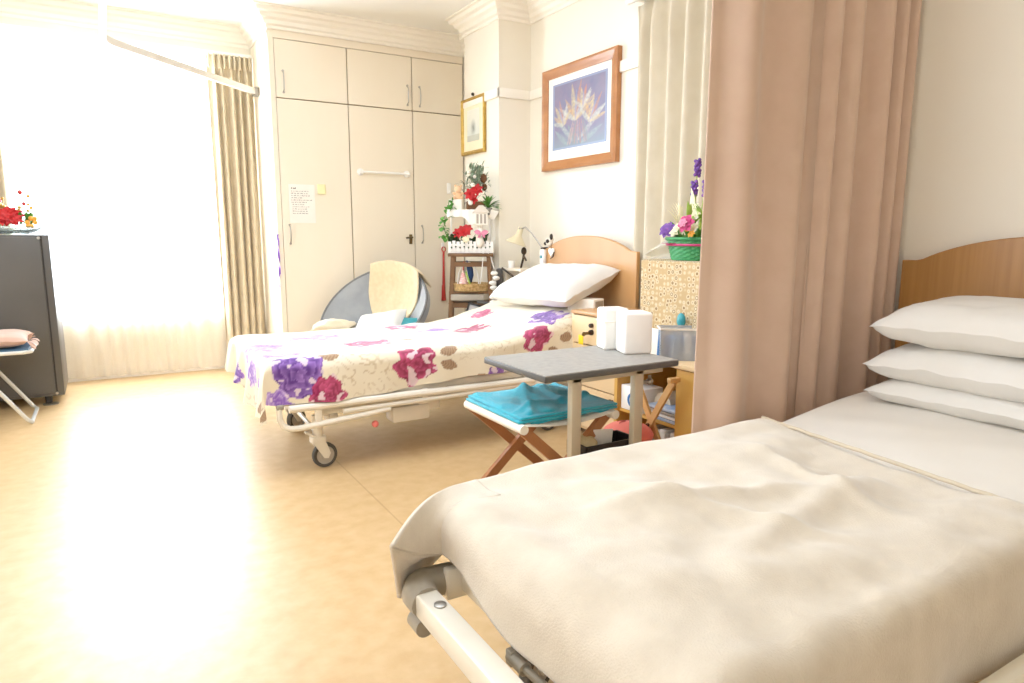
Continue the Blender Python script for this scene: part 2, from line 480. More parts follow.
# ------------------------------------------------------------------ curtains
def curtain_surface(path, z0, z1, folds, amp, nseg, nz_=26, head=.10, phase=0.0, vary=.35, flare=1.0, seed=0):
    """pleated cloth along a polyline path (x,y); returns a MB"""
    P = [Vector((p[0], p[1], 0)) for p in path]
    ln = [0]
    for i in range(1, len(P)): ln.append(ln[-1] + (P[i] - P[i - 1]).length)
    T = ln[-1]
    def at(s):
        s = max(0, min(T, s))
        for i in range(1, len(P)):
            if s <= ln[i] + 1e-9:
                k = (s - ln[i - 1]) / (ln[i] - ln[i - 1]); d = (P[i] - P[i - 1]).normalized()
                return P[i - 1].lerp(P[i], k), Vector((-d.y, d.x, 0)), d
    def fn(u, v):
        z = z1 + (z0 - z1) * v
        uu = u + .035 * vary * sin(2 * pi * u * 2.3 + seed) + .012 * vary * nz(u * 6, v * .8, seed)
        p, n, d = at(u * T)
        ph = 2 * pi * folds * uu + phase
        A = amp * (1 + vary * nz(u * folds * .5, v * .5, seed + 3)) * (.35 + .65 * smooth((v - .0) / max(head, 1e-3)) if head else 1) * (1 + (flare - 1) * v)
        wv = sin(ph) + .28 * sin(2 * ph + 1.1 + .8 * v) + .12 * nz(u * folds * 2, v * 2.5, seed)
        return p + n * (A * wv) + d * (A * .35 * cos(ph) * (v if head else 1)) + Vector((0, 0, z))
    return MB().grid(fn, nseg, nz_)
# privacy curtain between the beds (near) and the one drawn back along the wall
def near_fold():
    mb = MB()
    def fn(u, v):
        z = 2.36 + (.22 - 2.36) * v
        # u: 0 at left free edge, 1 at the wall; left 45% broad and smooth, the rest gathered into tight folds
        if u < .42:
            k = u / .42; x = 1.665 + k * .49
            y = 1.552 + .030 * sin(k * 2 * pi * 2.2 + .6) + .006 * sin(k * 19 + v * 2) - .03 * smooth((.12 - k) / .12) * 0
            y += .012 * nz(k * 3, v * 1.2, 2)
        else:
            k = (u - .42) / .58; x = 2.155 + k * .53
            ph = 2 * pi * (4.8 * k + .30 * sin(k * 7.5)) + .5 * v
            y = 1.556 + (.036 + .020 * nz(k * 4, v * .7, 8)) * (sin(ph) + .3 * sin(2 * ph + .7))
            x += .020 * cos(ph) * (.5 + .5 * v)
            y = y * smooth(k * 8 + .2) + 1.552 * (1 - smooth(k * 8 + .2))
        if u < .03:
            y += .02 * (1 - u / .03) ** 2
        return (x, y, z)
    mb.grid(fn, 260, 30)
    return mb
o = obj('privacy_curtain', near_fold(), M['curtain'], sharp=180, solid=.003)
tag(o, 'tan privacy curtain hanging from ceiling track beside the near bed', 'curtain')
g = curtain_surface([(2.668, 3.10), (2.662, 2.97), (2.625, 2.85), (2.605, 2.6), (2.605, 2.15)], .28, 2.36, 7.0, .040, 240, head=.06, phase=.4, vary=.2, seed=5)
o = obj('bed_curtain', g, M['curtaing'], sharp=180, solid=.003)
tag(o, 'stone coloured pleated curtain drawn back along the wall behind the flower basket', 'curtain')
t = MB().rbox((2.595, 2.05, 2.362), (2.625, 3.12, 2.392), .008)
for k in range(9): t.cyl((2.61, 2.12 + k * .11, 2.392), (2.61, 2.12 + k * .11, 2.41), .006, 8)
for yy in (2.15, 3.05): t.box((2.62, yy - .015, 2.37), (2.71, yy + .015, 2.385))
tag(obj('curtain_track', t, M['white']), 'white curtain track above the stone curtain on the wall', 'curtain rail')
t = MB().rbox((1.55, 1.555, 2.362), (2.70, 1.585, 2.392), .008)
for xx in (1.7, 2.5): t.cyl((xx, 1.57, 2.39), (xx, 1.57, 2.70), .008, 8)
tag(obj('curtain_track', t, M['white']), 'white curtain track above the tan privacy curtain', 'curtain rail')
# suspended bed track by the window
zt = 2.19
pts = [(.07, 2.6, zt), (.075, 4.6, zt), (.085, 4.93, zt), (.105, 5.06, zt), (.15, 5.165, zt), (.30, 5.325, zt), (.62, 5.605, zt), (.88, 5.83, zt), (.985, 5.93, zt)]
pts = [(x, y, zt) for (x, y) in [(.085, 1.8), (.088, 4.58), (.095, 4.64), (.115, 4.69), (.15, 4.735), (1.135, 5.76)]]
ct = thing('ceiling_track', 'white suspended curtain track with angled bend crossing in front of window', 'curtain rail', (.3, 5.3, 0))
tb = MB()
for i in range(len(pts) - 1): tb.bar(pts[i], pts[i + 1], .03, .042)
obj('rail', tb, mat('ivory_rail', '#d8d1c6', .5), ct)
obj('rail_end_bracket', MB().rbox((1.09, 5.70, zt - .03), (1.135, 5.78, zt + .03), .004), M['steel'], ct)
obj('hanger', MB().cyl((.085, 3.0, zt), (.085, 3.0, ZC), .008, 10), M['white'], ct)
# window drapes and sheer
g = curtain_surface([(.79, 5.90), (1.12, 5.88)], .03, 2.465, 5.5, .038, 170, head=.10, phase=0, vary=.6, seed=9, flare=1.15)
dr = thing('window_drape', 'beige pleated window drape hanging at right side beside the wardrobe', 'curtain', (.95, 5.89, 0))
obj('drape_cloth', g, M['curtainw'], dr, sharp=180, solid=.003)
hd = MB()
for k in range(9):
    hd.rbox((.80 + k * .037 - .007, 5.835, 2.36), (.80 + k * .037 + .007, 5.865, 2.465), .006)
obj('pinch_pleat_heading', hd, M['curtainw'], dr)
g = curtain_surface([(-1.25, 5.90), (-.54, 5.88)], .03, 2.465, 9, .032, 150, head=.10, vary=.5, seed=4)
tag(obj('window_drape', g, M['curtainw'], sharp=180, solid=.003), 'beige pleated window drape at the left picture edge above the dark cabinet', 'curtain')
g = curtain_surface([(-1.45, 5.945), (.86, 5.945)], .025, 2.455, 24, .016, 420, head=0, vary=.7, seed=2)
tag(obj('sheer_curtain', g, M['sheer'], sharp=180), 'white sheer net curtain covering the bright window down to floor', 'curtain')
tag(obj('curtain_track', MB().rbox((-1.5, 5.87, 2.465), (1.12, 5.97, 2.49), .005), M['white']), 'white track carrying drapes and sheer above the window', 'curtain rail')

# ------------------------------------------------------------------ wardrobe
wd = thing('wardrobe', 'built-in cream wardrobe with three tall doors and three cupboards above', 'wardrobe', (1.9, 5.6, 0))
cb = MB().box((1.13, 5.345, 0), (2.70, 5.97, 2.69))
cb.box((1.13, 5.325, 2.505), (2.70, 5.345, 2.60)).box((1.13, 5.325, 0), (2.70, 5.345, .08)).box((1.13, 5.322, 0), (1.168, 5.345, 2.6))
obj('carcass', cb, M['wardrobe'], wd)
obj('shadow_gap', MB().box((1.168, 5.340, .08), (2.70, 5.3445, 2.505)), M['gap'], wd)
def handle(mb, x, z0, z1, y=5.322):
    mb.tube([(x, y, z0), (x, y - .022, z0 + .02), (x, y - .027, (z0 + z1) / 2), (x, y - .022, z1 - .02), (x, y, z1)], .005, 8)
    mb.cyl((x, y, z0), (x, y - .006, z0), .009, 10).cyl((x, y, z1), (x, y - .006, z1), .009, 10)
doors = [(1.172, 1.703, 1.226), (1.711, 2.234, 2.197), (2.242, 2.695, 2.303)]
for i, (x0, x1, hx) in enumerate(doors):
    d = obj('cupboard_door', MB().box((x0, 5.322, 2.093), (x1, 5.341, 2.50)), M['wardrobe'], wd, bevel=.002)
    h = MB(); handle(h, hx, 2.13, 2.28); obj('handle', h, M['chrome'], d)
    d = obj('wardrobe_door', MB().box((x0, 5.322, .085), (x1, 5.341, 2.085)), M['wardrobe'], wd, bevel=.002)
    h = MB()
    if i == 1:
        h.rbox((2.185, 5.314, 1.02), (2.212, 5.322, 1.10), .004)
        h.cyl((2.20, 5.322, 1.075), (2.20, 5.285, 1.075), .008, 12).tube([(2.20, 5.287, 1.075), (2.165, 5.283, 1.073), (2.145, 5.287, 1.07)], .0075, 8)
        obj('lock_handle', h, M['brass'], d)
        b = MB().cyl((1.785, 5.29, 1.585), (2.175, 5.29, 1.585), .009, 12)
        for xx in (1.785, 2.175): b.lathe([(.0, 0), (.028, 0), (.028, .012), (.014, .02), (.013, .04), (.0, .042)], n=16, M=Matrix.Translation((xx, 5.322, 1.585)) @ Matrix.Rotation(pi / 2, 4, 'X'))
        obj('towel_bar', b, M['white'], d)
    else:
        handle(h, hx if i else 1.222, 1.03, 1.17); obj('handle', h, M['chrome'], d)
# things stuck or hung on it
nt_ = thing('note_sheet', 'white printed instruction sheet taped to left wardrobe door', 'paper', (1.32, 5.32, 1.18))
obj('sheet', MB().box((1.225, 5.3195, 1.185), (1.42, 5.3205, 1.472)), M['paper'], nt_)
wr = MB(); rr = random.Random(3)
def words(z, x0, x1, h, big=False):
    x = x0
    while x < x1:
        wl = rr.uniform(.008, .026)
        if x + wl > x1 + .004: break
        n = max(2, int(wl / .0045))
        for k in range(n):
            hh = h * rr.choice((.6, .6, 1.0, .8)); wr.box((x + k * .0045, 5.3190, z), (x + k * .0045 + (.0036 if big else .0026), 5.3194, z + hh))
        x += n * .0045 + .006
words(1.437, 1.243, 1.30, .013, True)
for k, xe in enumerate((1.385, 1.375, 1.385, 1.34, 1.398, 1.36, 1.345, 1.388, 1.37, 1.365, 1.375)):
    words(1.418 - k * .0165, 1.243 if k < 6 else 1.25, xe, .0075)
obj('printed_writing', wr, M['ink'], nt_)
st = MB().grid(lambda u, v: (1.441 + .064 * u, 5.3195 - .010 * (v ** 2), 1.478 - .075 * v), 6, 8)
tag(obj('sticky_note', st, M['sticky'], solid=.0008), 'yellow sticky note beside the printed sheet on wardrobe door', 'sticky note')
sh = thing('shoehorn', 'long red shoehorn hanging from hook on right wardrobe door', 'shoehorn', (2.49, 5.30, .53))
s = MB()
s.tube([(2.488, 5.30, .955), (2.486, 5.30, .80), (2.484, 5.30, .66)], [.008, .009, .012], 10)
s.grid(lambda u, v: (2.484 + (u - .5) * (.030 + .014 * v), 5.306 - .010 * cos((u - .5) * 2.6), .67 - .135 * v), 8, 8)
obj('blade', s, M['shoehorn'], sh, solid=.002)
ring = [(2.489 + .017 * cos(a * pi / 8), 5.30, .975 + .020 * sin(a * pi / 8)) for a in range(16)]
obj('hanging_ring', MB().tube(ring, .005, 8, closed=True), M['shoehorn'], sh)
hk = MB().rbox((2.476, 5.31, .985), (2.502, 5.322, 1.03), .003).tube([(2.489, 5.312, .998), (2.489, 5.296, .992), (2.489, 5.292, 1.004)], .003, 8)
tag(obj('adhesive_hook', hk, M['white']), 'white adhesive hook holding the red shoehorn', 'hook')
hk = MB().rbox((2.535, 5.310, 1.44), (2.572, 5.322, 1.53), .012).tube([(2.553, 5.312, 1.46), (2.553, 5.292, 1.452), (2.553, 5.288, 1.47)], .005, 8)
tag(obj('adhesive_hook', hk, M['white']), 'empty white adhesive hook high on right wardrobe door', 'hook')
tn = MB()
for k in range(3):
    tn.grid(lambda u, v, k=k: (1.124 + .004 * k + (u - .5) * .007 * cos(v * 9 + k * 2), 5.316 - .006 * k + .006 * sin(v * 9 + k * 2) * (u - .5), 1.10 - (.40 - .05 * k) * v), 2, 24)
tag(obj('tinsel_strip', tn, M['tinsel']), 'purple shiny ribbon strip hanging at left edge of wardrobe', 'ribbon')

# ------------------------------------------------------------------ pictures
def art_grid(y0, y1, z0, z1, x, nu, nv, fn):
    mb = MB().grid(lambda u, v: (x, y1 + (y0 - y1) * u, z0 + (z1 - z0) * v), nu, nv)
    cols = [fn(i / nu, j / nv) for j in range(nv + 1) for i in range(nu + 1)]
    return mb, cols
def frame_mb(y0, y1, z0, z1, w, x0, x1):
    """mitred moulded frame lying on a wall x=const, facing -x"""
    mb = MB(); prof = [(0, x1), (0, x0 + .006), (w * .25, x0), (w * .55, x0 + .004), (w * .75, x0 + .010), (w, x0 + .014), (w, x1)]
    cs = [(y0, z0, 1, 1), (y1, z0, -1, 1), (y1, z1, -1, -1), (y0, z1, 1, -1)]
    N = len(prof)
    for i in range(4):
        a = cs[i]; b = cs[(i + 1) % 4]; vs = []
        for c in (a, b):
            for (o_, x) in prof: vs.append((x, c[0] + c[2] * o_, c[1] + c[3] * o_))
        fs = []
        for k in range(N - 1): fs.append((k, k + 1, k + N + 1, k + N))
        mb.add(vs, fs)
    return mb
PETALS = []
_r = random.Random(11)
def add_petal(x0, y0, x1, y1, w, c): PETALS.append((x0, y0, x1, y1, w, rgb(c)))
for (x0_, y0_, x1_, y1_, w_, c_) in ((.30, .05, .05, .30, .05, '#9fb8b4'), (.55, .05, .93, .26, .05, '#a9c0bc'), (.5, .1, .96, .52, .04, '#d3dcd2'), (.40, .1, .04, .52, .04, '#c9d6cc'), (.45, .05, .30, .35, .04, '#8da7a0'), (.62, .06, .72, .34, .035, '#b0a3b8')):
    add_petal(x0_, y0_, x1_, y1_, w_, c_)
for (cx_, cy_, s_, lean) in ((.44, .40, 1.30, .10), (.22, .36, .85, -.30), (.70, .33, .95, .42), (.58, .56, .70, .1)):
    for (a_, L_, w_, c_) in ((-.62, .30, .045, '#f0b765'), (-.22, .42, .045, '#f6dc92'), (.08, .46, .036, '#e8925a'), (.50, .38, .048, '#f0efe0'), (.85, .32, .036, '#f3cf84'), (-1.05, .30, .040, '#e9ecd4'), (-.05, .34, .018, '#8ea8dc')):
        an = a_ + lean
        add_petal(cx_, cy_, cx_ + sin(an) * L_ * s_, cy_ + cos(an) * L_ * s_, w_ * (.55 + .45 * s_), c_)
for k in range(14):
    x = .30 + .03 * k; add_petal(x + _r.uniform(-.03, .03), .05, .40 + .015 * k, .40, .018, _r.choice(('#c98f86', '#a7848e', '#8fa39b', '#d8b0a2')))
def art(u, v):
    bo = min(u, 1 - u, v, 1 - v)
    n = nz(u * 6, v * 6, 1) * .5 + .5; n2 = nz(u * 14, v * 14, 4) * .5 + .5
    c = mixc(rgb('#93859f'), rgb('#6f76a0'), n)
    c = mixc(c, rgb('#a98aa6'), n2 * .5)
    if v < .3: c = mixc(c, rgb('#8fb0b4'), .6 * (1 - v / .3))
    for (x0, y0, x1, y1, w_, pc) in PETALS:
        dx, dy = x1 - x0, y1 - y0; L2 = dx * dx + dy * dy
        t_ = ((u - x0) * dx + (v - y0) * dy) / L2
        if 0 <= t_ <= 1:
            d = abs((u - x0) * dy - (v - y0) * dx) / sqrt(L2); ww = w_ * sin(pi * (.15 + .85 * t_)) * .8 + .004
            if d < ww: c = mixc(c, pc, (.82 - .40 * d / ww) * (.75 + .6 * nz(u * 30, v * 30, 6)))
    c = mixc(c, rgb('#8797ac'), .20 + .25 * nz(u * 9, v * 9, 8))
    if bo < .035: c = mixc(c, rgb('#9fb0d4'), .75)
    return (c[0] * .72, c[1] * .72, c[2] * .72, 1)
pa = thing('framed_picture', 'large wood-framed print of bird-of-paradise flowers on wall above far bed', 'picture', (2.70, 3.67, 1.53))
Y0, Y1, Z0, Z1 = 3.27, 4.075, 1.533, 2.195
obj('frame', frame_mb(Y0, Y1, Z0, Z1, .062, 2.668, 2.708), M['framewood'], pa, sharp=20)
obj('mat_board', MB().box((2.69, Y0 + .05, Z0 + .05), (2.70, Y1 - .05, Z1 - .05)), M['offwhite'], pa)
mb, cols = art_grid(Y0 + .105, Y1 - .115, Z0 + .13, Z1 - .105, 2.6885, 130, 110, art)
obj('printed_flowers', mb, M['paint'], pa, cols=cols)
def art2(u, v):
    n = nz(u * 5, v * 7, 9) * .5 + .5
    c = mixc(rgb('#c9cfc8'), rgb('#e4e0d0'), v + .3 * (n - .5))
    d = sqrt((u - .5) ** 2 * 1.6 + (v - .42) ** 2)
    if d < .3: c = mixc(c, rgb('#6e7468'), (1 - d / .3) * (.5 + n * .8))
    if v < .2: c = mixc(c, rgb('#a9a692'), .6)
    return c
pb = thing('framed_picture', 'small gilt-framed pale print on the pier beside wardrobe', 'picture', (2.45, 4.65, 1.70))
Y0, Y1, Z0, Z1 = 4.46, 4.825, 1.695, 2.105
obj('frame', frame_mb(Y0, Y1, Z0, Z1, .028, 2.422, 2.448), M['gold'], pb, sharp=20)
obj('mat_board', MB().box((2.438, Y0 + .02, Z0 + .02), (2.446, Y1 - .02, Z1 - .02)), mat('cream_mount', '#efe3c2', .8), pb)
mb, cols = art_grid(Y0 + .085, Y1 - .085, Z0 + .095, Z1 - .085, 2.4365, 50, 60, art2)
obj('printed_scene', mb, M['paint'], pb, cols=cols)
obj('hanging_hook', MB().ball((2.432, 4.64, 2.125), .012, 10, 8).cyl((2.44, 4.64, 2.10), (2.44, 4.64, 2.13), .004, 8), M['key'], pb)

# ------------------------------------------------------------------ bedding helpers
def edge_map(u, lo, hi, r, hl, hh):
    """flat cloth coordinate u -> (position, drop); lo/hi are the bed edges; cloth runs past them by hl/hh and bends down with radius r"""
    def bend(d):           # d: distance from the edge inward (negative past the edge)
        a0 = r * pi / 2
        if d >= r: return d, 0.0
        q = r - d          # arc length travelled
        if q <= a0:
            a = q / r
            return r - r * sin(a), r - r * cos(a)
        return 0.0, r + (q - a0)
    if u - lo < r:
        p, d = bend(u - lo); return lo + p, d
    if hi - u < r:
        p, d = bend(hi - u); return hi - p, d
    return u, 0.0
def pillow_mb(L, W, T, seed=0, nu=44, nv=30, droop=0.0, pinch=.10):
    mb = MB(); vs = []; fs = []
    def surf(u, v, s):
        a, b = 2 * u - 1, 2 * v - 1
        ea = (1 - abs(a) ** 2.6); eb = (1 - abs(b) ** 2.4)
        h = (max(1 - abs(a) ** 5.0, 0) ** .5) * (max(1 - abs(b) ** 3.4, 0) ** .5)
        x = a * L / 2 * (1 - pinch * (1 - abs(b)) ** 0 * (b * b * 0) - .05 * (1 - b * b) * a * a)
        y = b * W / 2 * (1 - .08 * (1 - a * a) * b * b)
        wr_ = .10 * nz(a * 2.2 + seed, b * 2.2, s) + .05 * nz(a * 6 + seed, b * 5, s + 4)
        edge = .010 * (nz(a * 4 + seed, b * 4, 9))
        z = s * T / 2 * h * (1 + wr_ * 1.2) - droop * (a * a) * .5 + edge * (1 - h)
        return (x, y, z)
    mb.grid(lambda u, v: surf(u, v, 1), nu, nv)
    mb.grid(lambda u, v: surf(u, v, -1), nu, nv, flip=True)
    return mb
def tf(loc, rx=0, ry=0, rz=0):
    return Matrix.Translation(loc) @ Matrix.Rotation(rz, 4, 'Z') @ Matrix.Rotation(ry, 4, 'Y') @ Matrix.Rotation(rx, 4, 'X')
def transformed(mb, T_):
    mb.v = [T_ @ v for v in mb.v]; return mb

# ------------------------------------------------------------------ headboard shape
def headboard_mb(yc, half, x0, x1, zb, zsh, zpk, ww=1.0):
    pr_ = []
    n = 40
    for i in range(n + 1):
        y = -half + 2 * half * i / n; a = abs(y) / half
        z = zsh if a > .87 else zsh + (zpk - zsh) * (1 - (a / .87) ** 2.2) ** .9
        pr_.append((yc + y, z))
    prof = [(yc - half, zb)] + pr_ + [(yc + half, zb)]
    return MB().prism(prof, 'x', x0, x1)

# ------------------------------------------------------------------ caster
def caster(parent, x, y, r=.06, ang=0.0):
    T_ = Matrix.Translation((x, y, 0)) @ Matrix.Rotation(ang, 4, 'Z')
    c = obj('caster', MB().rbox((-.035, -.025, r * 2 + .005), (.035, .025, r * 2 + .04), .008, T_).cyl((0, 0, r * 2 + .03), (0, 0, r * 2 + .14), .024, 16, T_), M['bedmetal'], parent)
    fk = MB()
    for s in (-1, 1): fk.prism([(-.03, r * 2 + .01), (.03, r * 2 + .01), (.052, r + .01), (.04, r - .014), (.02, r - .01)], 'y', s * .018, s * .025, T_)
    obj('fork', fk, M['bedmetal'], c)
    W_ = T_ @ Matrix.Translation((.03, 0, r)) @ Matrix.Rotation(pi / 2, 4, 'X')
    obj('tyre', MB().lathe([(r * .72, -.014), (r * .95, -.015), (r, -.008), (r, .008), (r * .95, .015), (r * .72, .014)], n=32, M=W_, cap=False), M['rubber'], c)
    obj('wheel_hub', MB().lathe([(.0, -.012), (r * .3, -.017), (r * .34, -.010), (r * .7, -.009), (r * .73, -.012), (r * .73, .012), (r * .7, .009), (r * .34, .010), (r * .3, .017), (.0, .012)], n=28, M=W_), M['wheelhub'], c)
    return c

# ------------------------------------------------------------------ far bed
fb = thing('hospital_bed', 'cream metal hospital bed with floral blanket and beech headboard by wardrobe', 'bed', (1.6, 3.52, 0))
FX0, FX1, FY0, FY1 = .60, 2.57, 3.05, 3.97
obj('headboard', headboard_mb(3.44, .49, 2.585, 2.612, .30, 1.005, 1.093), M['beech'], fb, bevel=.004)
def ftop(x):      # mattress height along the bed: flat, then raised head section
    return .515 + .125 * smooth((x - 1.72) / .62)
mt = MB().grid(lambda u, v: (FX0 + .02 + (FX1 - FX0 - .02) * u, FY0 + .03 + (FY1 - FY0 - .06) * v, ftop(FX0 + (FX1 - FX0) * u) - .01), 30, 4)
mt.grid(lambda u, v: (FX0 + .02 + (FX1 - FX0 - .02) * u, FY0 + .03, ftop(FX0 + (FX1 - FX0) * u) - .01 - v * .13), 30, 2, flip=True)
mt.grid(lambda u, v: (FX0 + .02 + (FX1 - FX0 - .02) * u, FY1 - .03, ftop(FX0 + (FX1 - FX0) * u) - .01 - v * .13), 30, 2)
mt.grid(lambda u, v: (FX0 + .02, FY0 + .03 + (FY1 - FY0 - .06) * u, ftop(FX0) - .01 - v * .13), 4, 2)
mt.grid(lambda u, v: (FX1, FY0 + .03 + (FY1 - FY0 - .06) * u, ftop(FX1) - .01 - v * .13), 4, 2, flip=True)
obj('mattress', mt, M['mattress'], fb)
# platform rails
pl = MB()
for y in (FY0 + .01, FY1 - .04):
    pl.rbox((FX0 + .0, y, .335), (FX1, y + .03, .375), .008)
pl.rbox((FX0, FY0 + .01, .335), (FX0 + .035, FY1 - .01, .375), .008)
for x in (1.0, 1.4, 1.8, 2.2): pl.box((x, FY0 + .03, .345), (x + .04, FY1 - .03, .37))
obj('platform_frame', pl, M['bedmetal'], fb)
lo = MB()
for y in (FY0 + .07, FY1 - .10): lo.rbox((.80, y, .255), (2.30, y + .035, .295), .008)
for x in (.86, 2.12): lo.rbox((x, FY0 + .07, .21), (x + .04, FY1 - .065, .255), .006)
for (xa, za, xb, zb) in ((1.05, .29, 1.35, .345), (1.75, .29, 2.05, .345)):
    for y in (FY0 + .14, FY1 - .16): lo.bar((xa, y, za), (xb, y, zb), .03, .02)
obj('lower_frame', lo, M['bedmetal'], fb)
# lowered side rail with its bent end
for (y, s) in ((FY0 - .012, 0), (FY1 + .012, 1)):
    sr = MB()
    path = [(.612, y, .335), (.612, y, .285), (.625, y, .252), (.655, y, .235), (.70, y, .232), (1.00, y, .255), (1.13, y, .268)]
    sr.tube(path, .014, 10)
    sr.tube([(.655, y, .325), (1.2, y, .325), (1.95, y, .318)], .018, 10)
    sr.tube([(.90, y, .285), (1.4, y, .290), (2.02, y, .30)], .013, 10)
    sr.tube([(1.95, y, .318), (2.02, y, .345), (2.1, y, .40), (2.2, y, .41), (2.27, y, .36), (2.26, y, .31)], .010, 10)
    for x in (.77, 1.30, 1.9): sr.rbox((x, y - .006, .235 if x < 1 else .27), (x + .03, y + .012, .345), .004)
    o = obj('side_rail', sr, M['bedmetal'], fb)
    if s == 0:
        obj('rail_cap', MB().rbox((.60, y - .014, .328), (.632, y + .014, .352), .006), M['beddark'], o)
caster(fb, .80, 3.13, .06, .1); caster(fb, .84, 3.83, .06, .5); caster(fb, 2.06, 3.09, .06, .2); caster(fb, 2.06, 3.85, .06, .1)
obj('brake_bar', MB().cyl((.815, 3.13, .15), (.84, 3.84, .15), .011, 10).bar((.79, 3.12, .155), (.74, 3.12, .185), .03, .008), M['bedmetal'], fb)
mo = obj('motor_box', MB().rbox((1.16, 3.085, .175), (1.36, 3.19, .255), .012).rbox((1.30, 3.09, .22), (1.42, 3.17, .30), .008), M['bedmetal'], fb)
obj('release_knob', MB().ball((1.06, 3.06, .195), .017, 12, 8), M['coral'], fb)
cbp = [(1.62, 3.10, .29), (1.63, 3.08, .22), (1.70, 3.07, .175), (1.80, 3.07, .18), (1.85, 3.08, .25), (1.86, 3.10, .30)]
obj('power_cable', MB().tube(cbp, .006, 8), M['white'], fb)

# floral blanket: cloth coordinates painted with roses
ROSES = []   # (x, t, R, dark, light) in cloth coordinates; t measured from the near top edge: positive = down the near side, negative = over the top
def rose(x, t, R, kind, sx=1.0):
    D = {'purple': ('#4a1a78', '#a77bd0'), 'lilac': ('#7d4fb4', '#d9bfe8'), 'crimson': ('#7e0f3c', '#cf4a7c'), 'magenta': ('#a01f55', '#dc7aa0')}[kind]
    ROSES.append((x, t, R, rgb(D[0]), rgb(D[1]), sx, random.random() * 10))
LEAVES = []
BASE = rgb('#e6dcc6')
def floral(x, t):
    n = nz(x * 3, t * 3, 2)
    c = mixc(BASE, rgb('#dccdac'), .35 + .5 * n)
    # sketchy brown sprigs
    for (lx, lt, lr) in SPRIGS:
        d = sqrt((x - lx) ** 2 + (t - lt) ** 2)
        if d < lr:
            k = abs(nz(x * 22 + lx, t * 22, 5))
            if k < .05: c = mixc(c, rgb('#b0946a'), .7 * (1 - d / lr) ** .6)
    for (x0, t0, x1, t1, w_, lc) in LEAVES:
        dx, dy = x1 - x0, t1 - t0; L2 = dx * dx + dy * dy
        q = ((x - x0) * dx + (t - t0) * dy) / L2
        if 0 <= q <= 1:
            d = abs((x - x0) * dy - (t - t0) * dx) / sqrt(L2); ww = w_ * sin(pi * q) ** .7
            if d < ww: c = mixc(lc, rgb('#c7ab86'), .45 * abs(sin(q * 20 + d * 120)) + .1)
    for (rx, rt, R, dk, lt_, sx, sd) in ROSES:
        dx, dt = (x - rx) / sx, t - rt
        r = sqrt(dx * dx + dt * dt)
        if r > R * 1.3: continue
        th = math.atan2(dt, dx)
        bnd = R * (.90 + .10 * sin(5 * th + sd) + .07 * sin(9 * th + sd * 2) + .12 * nz(dx * 14 + sd, dt * 14, 1))
        if r < bnd:
            k = r / bnd
            ring = (k * 3.2 + .18 * sin(5 * th + sd + k * 5) + .25 * nz(dx * 16 + sd, dt * 16, 3)) % 1.0
            lightness = (ring ** 1.8 * .6 + .45 * nz(dx * 22, dt * 34, sd) + .25 * nz(dx * 60, dt * 60, sd)) * .9 + .10
            if k > .72: lightness += .25 * (k - .72) / .28 * (.5 + .5 * sin(7 * th + sd))
            c2 = mixc(dk, lt_, lightness)
            if nz(dx * 24 + 3, dt * 32, sd) > .24 and k > .3: c2 = mixc(c2, rgb('#ecdadc'), .7)
            c = mixc(c, c2, .97)
    return c
rose(.70, .06, .125, 'purple'); rose(.66, -.14, .10, 'lilac'); rose(.83, .16, .085, 'crimson'); rose(.60, .20, .08, 'lilac')
rose(1.27, .075, .12, 'crimson'); rose(1.14, -.30, .10, 'magenta', 1.3); rose(1.62, -.55, .09, 'lilac', 1.3); rose(1.80, -.42, .10, 'crimson', 1.2)
rose(1.98, .05, .10, 'crimson'); rose(2.14, -.12, .12, 'purple'); rose(.62, -.40, .11, 'lilac', 1.3); rose(.95, -.62, .11, 'lilac', 1.4); rose(.50, -.25, .07, 'lilac')
rose(1.52, -.78, .09, 'magenta', 1.3); rose(1.72, .21, .07, 'purple'); rose(.45, -.10, .07, 'lilac'); rose(.40, -.60, .08, 'purple'); rose(2.02, -.70, .08, 'magenta')
SPRIGS = [(.98, .07, .15), (1.10, .12, .10), (1.55, -.02, .14), (1.75, .04, .12), (.86, -.10, .10), (2.2, .05, .12), (1.45, -.25, .13), (.36, -.2, .12)]
for (x0, t0, a, L_) in ((1.40, .03, -.15, .10), (1.40, .08, .5, .10), (1.44, .02, -.7, .08), (.80, -.02, .2, .10), (1.30, -.30, .0, .12), (2.05, .14, .9, .10), (2.12, .10, .3, .08), (.90, -.5, .4, .1), (.37, -.02, 1.2, .10), (.33, .06, .8, .1), (.40, .12, 1.9, .09), (1.66, .20, 2.8, .08)):
    LEAVES.append((x0, t0, x0 + L_ * cos(a), t0 + L_ * sin(a), .030, rgb('#6f4a34')))
